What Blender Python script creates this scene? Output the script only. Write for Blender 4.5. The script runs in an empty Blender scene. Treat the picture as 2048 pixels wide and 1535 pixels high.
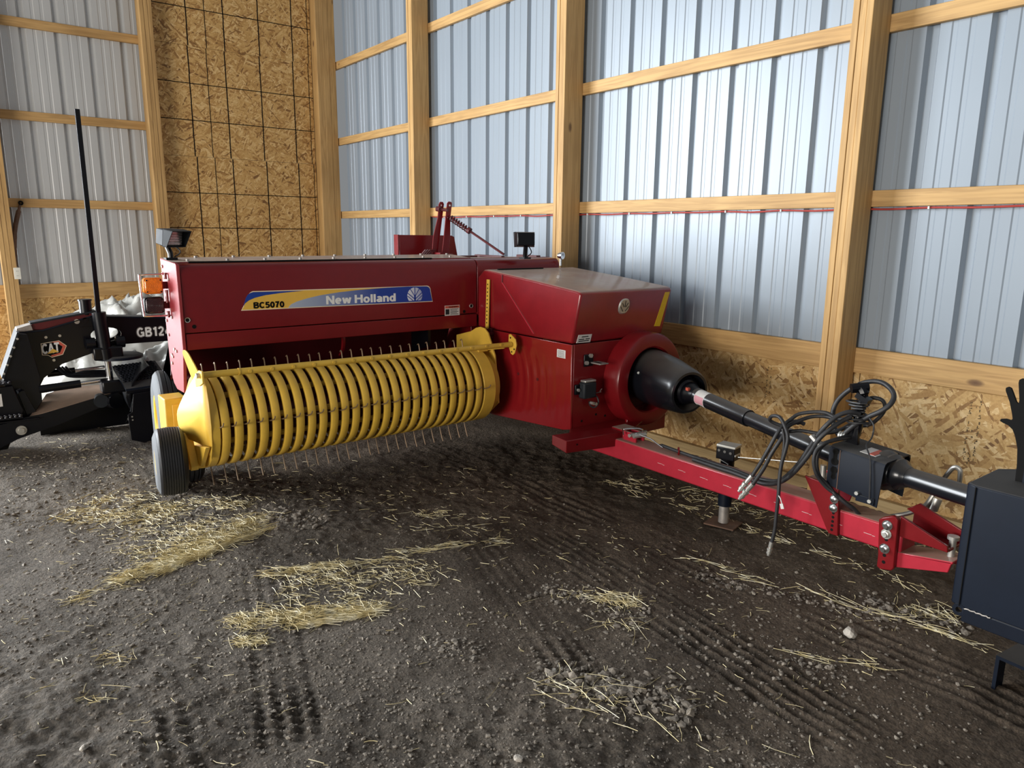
import bpy, bmesh, math, random
import numpy as np
from mathutils import Vector, Matrix

SC = bpy.context.scene
COL = SC.collection
random.seed(7)
RNG = np.random.default_rng(11)

# ---------------------------------------------------------------- camera, light, exposure
CAM_Z = 1.57
cd = bpy.data.cameras.new('camera')
cam = bpy.data.objects.new('camera', cd)
COL.objects.link(cam)
yaw, pitch, roll = math.radians(142.5006), math.radians(11.7236), math.radians(-0.5459)
_f = Vector((math.cos(yaw) * math.cos(pitch), math.sin(yaw) * math.cos(pitch), -math.sin(pitch)))
_r = _f.cross(Vector((0, 0, 1))).normalized()
_d = _f.cross(_r)
_rr = math.cos(roll) * _r + math.sin(roll) * _d
_dd = -math.sin(roll) * _r + math.cos(roll) * _d
cam.matrix_world = Matrix(((_rr.x, -_dd.x, -_f.x, 0), (_rr.y, -_dd.y, -_f.y, 0), (_rr.z, -_dd.z, -_f.z, CAM_Z), (0, 0, 0, 1)))
cd.sensor_fit = 'HORIZONTAL'
cd.sensor_width = 36.0
cd.lens = 1458.3 * 36.0 / 2048.0
cd.clip_start = 0.05
SC.camera = cam

world = bpy.data.worlds.new('world')
SC.world = world
world.use_nodes = True
bg = world.node_tree.nodes['Background']
bg.inputs[0].default_value = (0.93, 0.97, 1.0, 1)
bg.inputs[1].default_value = 0.22

def area_light(name, loc, size, size_y, direction, power, color):
    ld = bpy.data.lights.new(name, 'AREA')
    ld.shape = 'RECTANGLE'
    ld.size, ld.size_y = size, size_y
    ld.energy = power
    ld.color = color
    lo = bpy.data.objects.new(name, ld)
    COL.objects.link(lo)
    lo.location = loc
    lo.rotation_euler = Vector(direction).to_track_quat('-Z', 'Y').to_euler()
    return lo
# daylight through the open door in the left end wall, outside the frame, and an added
# fill light behind the camera that lifts the left wall and near sides
area_light('door_daylight', (-9.1, -3.65, 2.55), 4.9, 4.9, (1, 0.35, -0.05), 1750, (0.91, 0.96, 1.0))
area_light('fill_light', (-0.8, -8.5, 1.5), 5.0, 2.8, (-0.5, 1.0, 0.08), 850, (1.0, 0.94, 0.86))

SC.view_settings.view_transform = 'Standard'
SC.view_settings.look = 'None'
SC.view_settings.gamma = 1.0
SC.view_settings.use_curve_mapping = False
SC.view_settings.exposure = 0.12

# ---------------------------------------------------------------- materials
def new_mat(name):
    m = bpy.data.materials.new(name)
    m.use_nodes = True
    nt = m.node_tree
    return m, nt, nt.nodes['Principled BSDF']

def N(nt, t, **kw):
    n = nt.nodes.new(t)
    for k, v in kw.items():
        if k.startswith('i_'):
            n.inputs[k[2:].replace('_', ' ')].default_value = v
        else:
            setattr(n, k, v)
    return n

def L(nt, a, ao, b, bi):
    nt.links.new(a.outputs[ao], b.inputs[bi])

def ramp(nt, stops, interp='LINEAR'):
    n = nt.nodes.new('ShaderNodeValToRGB')
    cr = n.color_ramp
    cr.interpolation = interp
    while len(cr.elements) > 1:
        cr.elements.remove(cr.elements[-1])
    cr.elements[0].position = stops[0][0]
    cr.elements[0].color = tuple(stops[0][1]) + (1,)
    for p, c in stops[1:]:
        e = cr.elements.new(p)
        e.color = tuple(c) + (1,)
    return n

def coords(nt, scale=(1, 1, 1), rot=(0, 0, 0), loc=(0, 0, 0)):
    tc = nt.nodes.new('ShaderNodeTexCoord')
    mp = nt.nodes.new('ShaderNodeMapping')
    mp.inputs['Scale'].default_value = scale
    mp.inputs['Rotation'].default_value = rot
    mp.inputs['Location'].default_value = loc
    L(nt, tc, 'Object', mp, 'Vector')
    return mp

def plain(name, col, rough=0.5, metal=0.0, noise=0.12, nscale=14.0, bump=0.0, coat=0.0, spec=0.5, emit=None):
    """painted or bare surface with a little procedural mottling"""
    m, nt, b = new_mat(name)
    mp = coords(nt)
    nz = N(nt, 'ShaderNodeTexNoise', i_Scale=nscale, i_Detail=5.0, i_Roughness=0.65)
    L(nt, mp, 0, nz, 'Vector')
    lo = [max(0, c * (1 - noise)) for c in col]
    hi = [min(1, c * (1 + noise)) for c in col]
    r = ramp(nt, [(0.3, lo), (0.7, hi)])
    L(nt, nz, 'Fac', r, 0)
    L(nt, r, 0, b, 'Base Color')
    rr = N(nt, 'ShaderNodeMapRange')
    rr.inputs['To Min'].default_value = max(0.02, rough * 0.85)
    rr.inputs['To Max'].default_value = min(1, rough * 1.2)
    L(nt, nz, 'Fac', rr, 0)
    L(nt, rr, 0, b, 'Roughness')
    b.inputs['Metallic'].default_value = metal
    b.inputs['Coat Weight'].default_value = coat
    b.inputs['Coat Roughness'].default_value = 0.12
    b.inputs['Specular IOR Level'].default_value = spec
    if bump:
        bp = N(nt, 'ShaderNodeBump', i_Strength=bump, i_Distance=0.01)
        L(nt, nz, 'Fac', bp, 'Height')
        L(nt, bp, 0, b, 'Normal')
    return m

def dusty(name, col, dust=(0.23, 0.17, 0.13), rough=0.3, coat=0.25, amount=0.8, lo=0.55, spec=0.5):
    """paint with a film of barn dust lying on the upward faces"""
    m, nt, b = new_mat(name)
    mp = coords(nt)
    nz = N(nt, 'ShaderNodeTexNoise', i_Scale=9.0, i_Detail=6.0, i_Roughness=0.7)
    L(nt, mp, 0, nz, 'Vector')
    r = ramp(nt, [(0.3, [c * 0.88 for c in col]), (0.7, [min(1, c * 1.1) for c in col])])
    L(nt, nz, 'Fac', r, 0)
    ge = N(nt, 'ShaderNodeNewGeometry')
    sx = N(nt, 'ShaderNodeSeparateXYZ')
    L(nt, ge, 'Normal', sx, 0)
    mr = N(nt, 'ShaderNodeMapRange')
    mr.inputs['From Min'].default_value = lo
    mr.inputs['From Max'].default_value = 0.97
    mr.inputs['To Max'].default_value = amount
    L(nt, sx, 'Z', mr, 0)
    nz2 = N(nt, 'ShaderNodeTexNoise', i_Scale=5.0, i_Detail=8.0, i_Roughness=0.75)
    L(nt, mp, 0, nz2, 'Vector')
    mr2 = N(nt, 'ShaderNodeMapRange')
    mr2.inputs['From Min'].default_value = 0.3
    mr2.inputs['From Max'].default_value = 0.6
    mr2.inputs['To Min'].default_value = 0.6
    L(nt, nz2, 'Fac', mr2, 0)
    mu = N(nt, 'ShaderNodeMath', operation='MULTIPLY')
    L(nt, mr, 0, mu, 0)
    L(nt, mr2, 0, mu, 1)
    mx = N(nt, 'ShaderNodeMixRGB')
    L(nt, mu, 0, mx, 0)
    L(nt, r, 0, mx, 1)
    mx.inputs[2].default_value = tuple(dust) + (1,)
    L(nt, mx, 0, b, 'Base Color')
    mq = N(nt, 'ShaderNodeMapRange')
    mq.inputs['To Min'].default_value = rough
    mq.inputs['To Max'].default_value = 0.85
    L(nt, mu, 0, mq, 0)
    L(nt, mq, 0, b, 'Roughness')
    b.inputs['Specular IOR Level'].default_value = spec
    b.inputs['Coat Weight'].default_value = coat
    b.inputs['Coat Roughness'].default_value = 0.15
    return m

def wood(name, axis, light=(0.57, 0.355, 0.14), dark=(0.33, 0.175, 0.055)):
    m, nt, b = new_mat(name)
    sc = [9.0, 9.0, 9.0]
    sc[axis] = 0.55
    mp = coords(nt, scale=sc)
    nz = N(nt, 'ShaderNodeTexNoise', i_Scale=1.6, i_Detail=4.0, i_Roughness=0.55, i_Distortion=0.4)
    L(nt, mp, 0, nz, 'Vector')
    # growth rings: bands of the low noise
    mu = N(nt, 'ShaderNodeMath', operation='MULTIPLY')
    mu.inputs[1].default_value = 34.0
    L(nt, nz, 'Fac', mu, 0)
    sn = N(nt, 'ShaderNodeMath', operation='SINE')
    L(nt, mu, 0, sn, 0)
    mr = N(nt, 'ShaderNodeMapRange')
    mr.inputs['From Min'].default_value = -1.0
    L(nt, sn, 0, mr, 0)
    mid = [(a * 0.72 + c * 0.28) for a, c in zip(light, dark)]
    r = ramp(nt, [(0.0, mid), (0.55, light), (1.0, [min(1, c * 1.08) for c in light])])
    L(nt, mr, 0, r, 0)
    sc2 = [70.0, 70.0, 70.0]
    sc2[axis] = 1.6
    mp2 = coords(nt, scale=sc2)
    n2 = N(nt, 'ShaderNodeTexNoise', i_Scale=1.0, i_Detail=3.0)
    L(nt, mp2, 0, n2, 'Vector')
    r2 = ramp(nt, [(0.35, (0.78, 0.74, 0.68)), (0.62, (1, 1, 1))])
    L(nt, n2, 'Fac', r2, 0)
    mx = N(nt, 'ShaderNodeMixRGB', blend_type='MULTIPLY')
    mx.inputs[0].default_value = 0.6
    L(nt, r, 0, mx, 1)
    L(nt, r2, 0, mx, 2)
    # knots
    sk = [7.0, 7.0, 7.0]
    sk[axis] = 3.2
    mp3 = coords(nt, scale=sk)
    vo = N(nt, 'ShaderNodeTexVoronoi', i_Scale=0.55)
    L(nt, mp3, 0, vo, 'Vector')
    rk = ramp(nt, [(0.0, (1, 1, 1)), (0.05, (0.75, 0.75, 0.75)), (0.085, (0, 0, 0))])
    L(nt, vo, 'Distance', rk, 0)
    mx2 = N(nt, 'ShaderNodeMixRGB')
    L(nt, rk, 0, mx2, 0)
    L(nt, mx, 0, mx2, 1)
    mx2.inputs[2].default_value = (0.13, 0.06, 0.025, 1)
    # large scale weathering
    mp4 = coords(nt)
    n4 = N(nt, 'ShaderNodeTexNoise', i_Scale=1.7, i_Detail=4.0)
    L(nt, mp4, 0, n4, 'Vector')
    r4 = ramp(nt, [(0.3, (0.80, 0.76, 0.70)), (0.65, (1.0, 1.0, 1.0))])
    L(nt, n4, 'Fac', r4, 0)
    mx3 = N(nt, 'ShaderNodeMixRGB', blend_type='MULTIPLY')
    mx3.inputs[0].default_value = 0.8
    L(nt, mx2, 0, mx3, 1)
    L(nt, r4, 0, mx3, 2)
    L(nt, mx3, 0, b, 'Base Color')
    b.inputs['Roughness'].default_value = 0.62
    bp = N(nt, 'ShaderNodeBump', i_Strength=0.12, i_Distance=0.004)
    L(nt, n2, 'Fac', bp, 'Height')
    L(nt, bp, 0, b, 'Normal')
    return m

def osb(name, tint=(1, 1, 1), plane='x', size=1.0):
    """pressed strand board: three layers of stretched chips at different angles"""
    m, nt, b = new_mat(name)
    chips = []
    for k, (ang, s1, s2, seed) in enumerate(((0.2, 10 * size, 58 * size, 0), (0.85, 9 * size, 52 * size, 3.3), (-0.6, 11 * size, 60 * size, 7.9), (2.0, 13 * size, 72 * size, 12.1))):
        tc = nt.nodes.new('ShaderNodeTexCoord')
        m0 = nt.nodes.new('ShaderNodeMapping')
        L(nt, tc, 'Object', m0, 'Vector')
        if plane == 'x':      # board lies in the y-z plane
            m0.inputs['Rotation'].default_value = (ang, 0, 0)
            sc = (0.01, s1, s2)
        else:
            m0.inputs['Rotation'].default_value = (0, ang, 0)
            sc = (s1, 0.01, s2)
        m0.inputs['Location'].default_value = (seed, seed, seed)
        m1 = nt.nodes.new('ShaderNodeMapping')
        m1.inputs['Scale'].default_value = sc
        L(nt, m0, 0, m1, 'Vector')
        # ragged chip ends
        nz = N(nt, 'ShaderNodeTexNoise', i_Scale=1.4, i_Detail=2.0)
        L(nt, m1, 0, nz, 'Vector')
        ad = N(nt, 'ShaderNodeMixRGB', blend_type='ADD')
        ad.inputs[0].default_value = 0.9
        L(nt, m1, 0, ad, 1)
        L(nt, nz, 'Color', ad, 2)
        vo = N(nt, 'ShaderNodeTexVoronoi', i_Scale=1.0)
        L(nt, ad, 0, vo, 'Vector')
        sp = N(nt, 'ShaderNodeSeparateColor')
        L(nt, vo, 'Color', sp, 0)
        chips.append(sp)
    cur_v, cur_h = chips[0], None
    val = (chips[0], 1)
    top = (chips[0], 0)
    for c in chips[1:]:
        gt = N(nt, 'ShaderNodeMath', operation='GREATER_THAN')
        nt.links.new(c.outputs[0], gt.inputs[0])
        nt.links.new(top[0].outputs[top[1]], gt.inputs[1])
        mxv = N(nt, 'ShaderNodeMix')
        L(nt, gt, 0, mxv, 0)
        nt.links.new(val[0].outputs[val[1]], mxv.inputs[2])
        nt.links.new(c.outputs[1], mxv.inputs[3])
        mxt = N(nt, 'ShaderNodeMath', operation='MAXIMUM')
        nt.links.new(c.outputs[0], mxt.inputs[0])
        nt.links.new(top[0].outputs[top[1]], mxt.inputs[1])
        val, top = (mxv, 0), (mxt, 0)
    t = tint
    def c3(r, g, bl):
        return (r * t[0], g * t[1], bl * t[2])
    r = ramp(nt, [(0.0, c3(0.20, 0.10, 0.034)), (0.10, c3(0.34, 0.185, 0.062)), (0.32, c3(0.49, 0.30, 0.11)), (0.72, c3(0.59, 0.39, 0.165)), (1.0, c3(0.72, 0.53, 0.28))])
    nt.links.new(val[0].outputs[val[1]], r.inputs[0])
    mp = coords(nt)
    n2 = N(nt, 'ShaderNodeTexNoise', i_Scale=90.0, i_Detail=3.0)
    L(nt, mp, 0, n2, 'Vector')
    r2 = ramp(nt, [(0.3, (0.75, 0.7, 0.62)), (0.6, (1, 1, 1))])
    L(nt, n2, 'Fac', r2, 0)
    mx = N(nt, 'ShaderNodeMixRGB', blend_type='MULTIPLY')
    mx.inputs[0].default_value = 0.7
    L(nt, r, 0, mx, 1)
    L(nt, r2, 0, mx, 2)
    L(nt, mx, 0, b, 'Base Color')
    b.inputs['Roughness'].default_value = 0.7
    bp = N(nt, 'ShaderNodeBump', i_Strength=0.35, i_Distance=0.004)
    nt.links.new(top[0].outputs[top[1]], bp.inputs['Height'])
    L(nt, bp, 0, b, 'Normal')
    return m

def sheet_metal(name, col, rough, metal):
    m, nt, b = new_mat(name)
    mp = coords(nt, scale=(1, 1, 0.4))
    nz = N(nt, 'ShaderNodeTexNoise', i_Scale=2.2, i_Detail=4.0)
    L(nt, mp, 0, nz, 'Vector')
    r = ramp(nt, [(0.3, [c * 0.95 for c in col]), (0.7, [min(1, c * 1.03) for c in col])])
    L(nt, nz, 'Fac', r, 0)
    L(nt, r, 0, b, 'Base Color')
    b.inputs['Roughness'].default_value = rough
    b.inputs['Metallic'].default_value = metal
    bp = N(nt, 'ShaderNodeBump', i_Strength=0.08, i_Distance=0.01)
    L(nt, nz, 'Fac', bp, 'Height')
    L(nt, bp, 0, b, 'Normal')
    return m

def dirt():
    m, nt, b = new_mat('packed_dirt')
    mp = coords(nt)
    a = N(nt, 'ShaderNodeTexNoise', i_Scale=1.3, i_Detail=8.0, i_Roughness=0.65)
    L(nt, mp, 0, a, 'Vector')
    r = ramp(nt, [(0.28, (0.085, 0.068, 0.052)), (0.5, (0.150, 0.124, 0.097)), (0.72, (0.235, 0.200, 0.162))])
    L(nt, a, 'Fac', r, 0)
    g = N(nt, 'ShaderNodeTexNoise', i_Scale=60.0, i_Detail=6.0, i_Roughness=0.8)
    L(nt, mp, 0, g, 'Vector')
    r2 = ramp(nt, [(0.33, (0.42, 0.40, 0.38)), (0.5, (0.95, 0.95, 0.95)), (0.68, (1.55, 1.5, 1.45))])
    L(nt, g, 'Fac', r2, 0)
    mx = N(nt, 'ShaderNodeMixRGB', blend_type='MULTIPLY')
    mx.inputs[0].default_value = 1.0
    L(nt, r, 0, mx, 1)
    L(nt, r2, 0, mx, 2)
    # darker, browner ground towards the tongue side, with a noisy edge
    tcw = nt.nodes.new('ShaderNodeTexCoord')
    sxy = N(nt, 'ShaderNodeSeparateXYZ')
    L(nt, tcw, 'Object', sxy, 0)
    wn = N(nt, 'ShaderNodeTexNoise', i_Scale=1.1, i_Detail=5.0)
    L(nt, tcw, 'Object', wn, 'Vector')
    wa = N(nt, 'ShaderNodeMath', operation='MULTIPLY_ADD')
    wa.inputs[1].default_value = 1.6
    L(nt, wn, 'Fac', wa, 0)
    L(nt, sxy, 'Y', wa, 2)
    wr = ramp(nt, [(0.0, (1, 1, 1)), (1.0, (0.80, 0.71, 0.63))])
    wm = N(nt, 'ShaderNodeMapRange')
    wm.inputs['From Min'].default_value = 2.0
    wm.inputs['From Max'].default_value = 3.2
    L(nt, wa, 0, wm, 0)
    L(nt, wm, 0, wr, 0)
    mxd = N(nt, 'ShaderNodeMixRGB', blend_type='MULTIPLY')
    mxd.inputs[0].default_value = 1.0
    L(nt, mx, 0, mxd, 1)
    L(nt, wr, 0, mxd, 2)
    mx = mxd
    # pale grit and chaff
    v = N(nt, 'ShaderNodeTexVoronoi', i_Scale=55.0)
    L(nt, mp, 0, v, 'Vector')
    sp = N(nt, 'ShaderNodeSeparateColor')
    L(nt, v, 'Color', sp, 0)
    ck = N(nt, 'ShaderNodeMath', operation='GREATER_THAN')
    ck.inputs[1].default_value = 0.93
    L(nt, sp, 0, ck, 0)
    dk = N(nt, 'ShaderNodeMath', operation='LESS_THAN')
    dk.inputs[1].default_value = 0.26
    L(nt, v, 'Distance', dk, 0)
    mm = N(nt, 'ShaderNodeMath', operation='MULTIPLY')
    L(nt, ck, 0, mm, 0)
    L(nt, dk, 0, mm, 1)
    mx2 = N(nt, 'ShaderNodeMixRGB')
    L(nt, mm, 0, mx2, 0)
    L(nt, mx, 0, mx2, 1)
    mx2.inputs[2].default_value = (0.30, 0.25, 0.19, 1)
    L(nt, mx2, 0, b, 'Base Color')
    b.inputs['Roughness'].default_value = 0.85
    b.inputs['Specular IOR Level'].default_value = 0.3
    v2 = N(nt, 'ShaderNodeTexVoronoi', i_Scale=48.0, i_Randomness=1.0)
    L(nt, mp, 0, v2, 'Vector')
    v3 = N(nt, 'ShaderNodeTexVoronoi', i_Scale=110.0, i_Randomness=1.0)
    L(nt, mp, 0, v3, 'Vector')
    hs = N(nt, 'ShaderNodeMath', operation='MULTIPLY_ADD')
    hs.inputs[1].default_value = -0.55
    L(nt, v2, 'Distance', hs, 0)
    L(nt, g, 'Fac', hs, 2)
    hs2 = N(nt, 'ShaderNodeMath', operation='MULTIPLY_ADD')
    hs2.inputs[1].default_value = -0.35
    L(nt, v3, 'Distance', hs2, 0)
    L(nt, hs, 0, hs2, 2)
    bp = N(nt, 'ShaderNodeBump', i_Strength=1.0, i_Distance=0.022)
    L(nt, hs2, 0, bp, 'Height')
    L(nt, bp, 0, b, 'Normal')
    return m

M = {}
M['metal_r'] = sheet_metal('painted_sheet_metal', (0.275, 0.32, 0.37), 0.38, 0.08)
M['metal_l'] = sheet_metal('sheet_metal_brightened', (0.50, 0.505, 0.50), 0.38, 0.05)  # same sheets as the right wall, lightened to make up for weak light
M['wood_x'] = wood('pine_along_x', 0)
M['wood_y'] = wood('pine_along_y', 1)
M['wood_z'] = wood('pine_upright', 2)
M['wood_dk'] = wood('treated_board', 0, (0.40, 0.29, 0.14), (0.22, 0.14, 0.06))
M['osb_x'] = osb('strand_board_end', (1.08, 1.02, 0.88), 'x', 0.85)
M['osb_y'] = osb('strand_board_side', (1, 1, 1), 'y', 0.8)
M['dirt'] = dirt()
M['ink'] = plain('black_ink', (0.005, 0.0047, 0.0045), 0.8, spec=0.15)
M['red'] = plain('red_paint', (0.165, 0.0055, 0.008), 0.30, coat=0.12, noise=0.06, spec=0.35)
M['red_h'] = plain('haze_lightened_red', (0.30, 0.03, 0.038), 0.45, coat=0.1, noise=0.08, spec=0.5)  # red paint with the door's pale haze mixed into its colour
M['red_d'] = dusty('dusty_red_paint', (0.195, 0.0075, 0.011), dust=(0.36, 0.28, 0.22), amount=1.0, rough=0.25)
M['red_t'] = dusty('red_tongue_paint', (0.42, 0.022, 0.040), dust=(0.33, 0.24, 0.18), amount=0.9)
M['red_g'] = plain('glossy_red_paint', (0.22, 0.0075, 0.011), 0.2, coat=0.7, noise=0.05, spec=0.6)
M['tread'] = plain('worn_tread_steel', (0.02, 0.022, 0.03), 0.3, noise=0.2, spec=0.6, metal=0.4)
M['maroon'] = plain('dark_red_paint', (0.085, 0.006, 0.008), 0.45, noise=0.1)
M['yellow'] = plain('yellow_paint', (0.69, 0.43, 0.055), 0.46, coat=0.06, noise=0.10, nscale=8)
M['yellow2'] = plain('yellow_wheel_paint', (0.75, 0.50, 0.05), 0.4, noise=0.06)
M['black'] = plain('black_paint', (0.0035, 0.0037, 0.0058), 0.30, coat=0.0, spec=0.3)
M['black_d'] = dusty('dusty_black_plastic', (0.006, 0.007, 0.010), dust=(0.10, 0.085, 0.07), rough=0.27, amount=0.6, lo=0.35)
M['navy'] = dusty('blue_black_steel', (0.0045, 0.0075, 0.015), dust=(0.085, 0.08, 0.075), rough=0.42, amount=0.85, coat=0.0, spec=0.22)
M['rubber'] = plain('tyre_rubber', (0.009, 0.009, 0.011), 0.55, noise=0.25, bump=0.1)
M['rubber_s'] = plain('dusty_sidewall', (0.10, 0.107, 0.115), 0.75, noise=0.2)
M['hose'] = plain('hose_rubber', (0.022, 0.022, 0.024), 0.5, noise=0.3, nscale=30)
M['chrome'] = plain('bright_steel', (0.72, 0.72, 0.72), 0.22, metal=1.0, noise=0.05)
M['zinc'] = plain('zinc_steel', (0.55, 0.54, 0.50), 0.4, metal=0.8, noise=0.15)
M['steel'] = plain('worn_steel', (0.36, 0.33, 0.30), 0.5, metal=0.6, noise=0.3)
M['tine'] = plain('spring_wire', (0.26, 0.18, 0.11), 0.45, metal=0.4, noise=0.3)
M['rust'] = plain('rusty_steel', (0.12, 0.065, 0.04), 0.8, noise=0.4, bump=0.2)
M['white'] = plain('white_print', (0.80, 0.80, 0.77), 0.4, noise=0.03)
M['cream'] = plain('cream_print', (0.85, 0.72, 0.52), 0.4, noise=0.03)
M['gold'] = plain('gold_print', (0.78, 0.47, 0.07), 0.38, noise=0.04)
M['blue'] = plain('blue_print', (0.008, 0.045, 0.30), 0.35, noise=0.05)
M['label'] = plain('label_paper', (0.62, 0.60, 0.57), 0.55, noise=0.08, nscale=60)
M['label_red'] = plain('label_red', (0.55, 0.10, 0.06), 0.5, noise=0.06)
M['label_pink'] = plain('label_pink', (0.60, 0.28, 0.32), 0.5, noise=0.1)
M['label_green'] = plain('label_green', (0.12, 0.35, 0.10), 0.5, noise=0.1)
M['reflector'] = plain('amber_reflector', (0.62, 0.40, 0.012), 0.25, noise=0.08, nscale=120, coat=0.5)
M['amber'] = plain('amber_lens', (0.85, 0.22, 0.008), 0.15, noise=0.25, nscale=90, coat=0.6)
M['smoke'] = plain('dark_red_lens', (0.035, 0.012, 0.012), 0.25, noise=0.2, nscale=80, coat=0.5)
M['lamp_grey'] = plain('grey_lamp_shell', (0.016, 0.019, 0.023), 0.55, noise=0.1, spec=0.25)
M['lamp_glass'] = plain('lamp_glass', (0.55, 0.50, 0.48), 0.12, metal=0.6, noise=0.3, nscale=40, coat=0.6)
M['cable'] = plain('red_cable', (0.38, 0.035, 0.025), 0.5)
M['outlet'] = plain('ivory_plastic', (0.72, 0.70, 0.62), 0.45, noise=0.02)
M['stone'] = plain('pale_stone', (0.40, 0.36, 0.31), 0.8, noise=0.25, nscale=40, bump=0.3)
M['gravel'] = plain('gravel_clods', (0.19, 0.162, 0.13), 0.85, noise=0.55, nscale=45)
M['brown'] = plain('steel_brown_reflection', (0.20, 0.135, 0.095), 0.42, noise=0.2)  # dark steel with a brown reflection put into its colour

def straw_mat():
    m, nt, b = new_mat('dry_straw')
    mp = coords(nt)
    nz = N(nt, 'ShaderNodeTexNoise', i_Scale=22.0, i_Detail=2.0)
    L(nt, mp, 0, nz, 'Vector')
    r = ramp(nt, [(0.3, (0.46, 0.36, 0.16)), (0.5, (0.66, 0.56, 0.31)), (0.7, (0.85, 0.79, 0.60))])
    L(nt, nz, 'Fac', r, 0)
    L(nt, r, 0, b, 'Base Color')
    b.inputs['Roughness'].default_value = 0.55
    return m
M['straw'] = straw_mat()

def plastic_mat():
    m, nt, b = new_mat('clear_plastic_film')
    b.inputs['Base Color'].default_value = (0.52, 0.51, 0.47, 1)
    b.inputs['Roughness'].default_value = 0.18
    b.inputs['Transmission Weight'].default_value = 0.25
    b.inputs['Subsurface Weight'].default_value = 0.0
    return m
M['film'] = plastic_mat()

def silver_grad(name, y0, y1, ca, cb):
    """print that fades from silver to blue along the panel"""
    m, nt, b = new_mat(name)
    tc = nt.nodes.new('ShaderNodeTexCoord')
    sx = N(nt, 'ShaderNodeSeparateXYZ')
    L(nt, tc, 'Object', sx, 0)
    mr = N(nt, 'ShaderNodeMapRange')
    mr.inputs['From Min'].default_value = y0
    mr.inputs['From Max'].default_value = y1
    L(nt, sx, 'Y', mr, 0)
    r = ramp(nt, [(0.0, ca), (1.0, cb)])
    L(nt, mr, 0, r, 0)
    L(nt, r, 0, b, 'Base Color')
    b.inputs['Roughness'].default_value = 0.38
    return m

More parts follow.
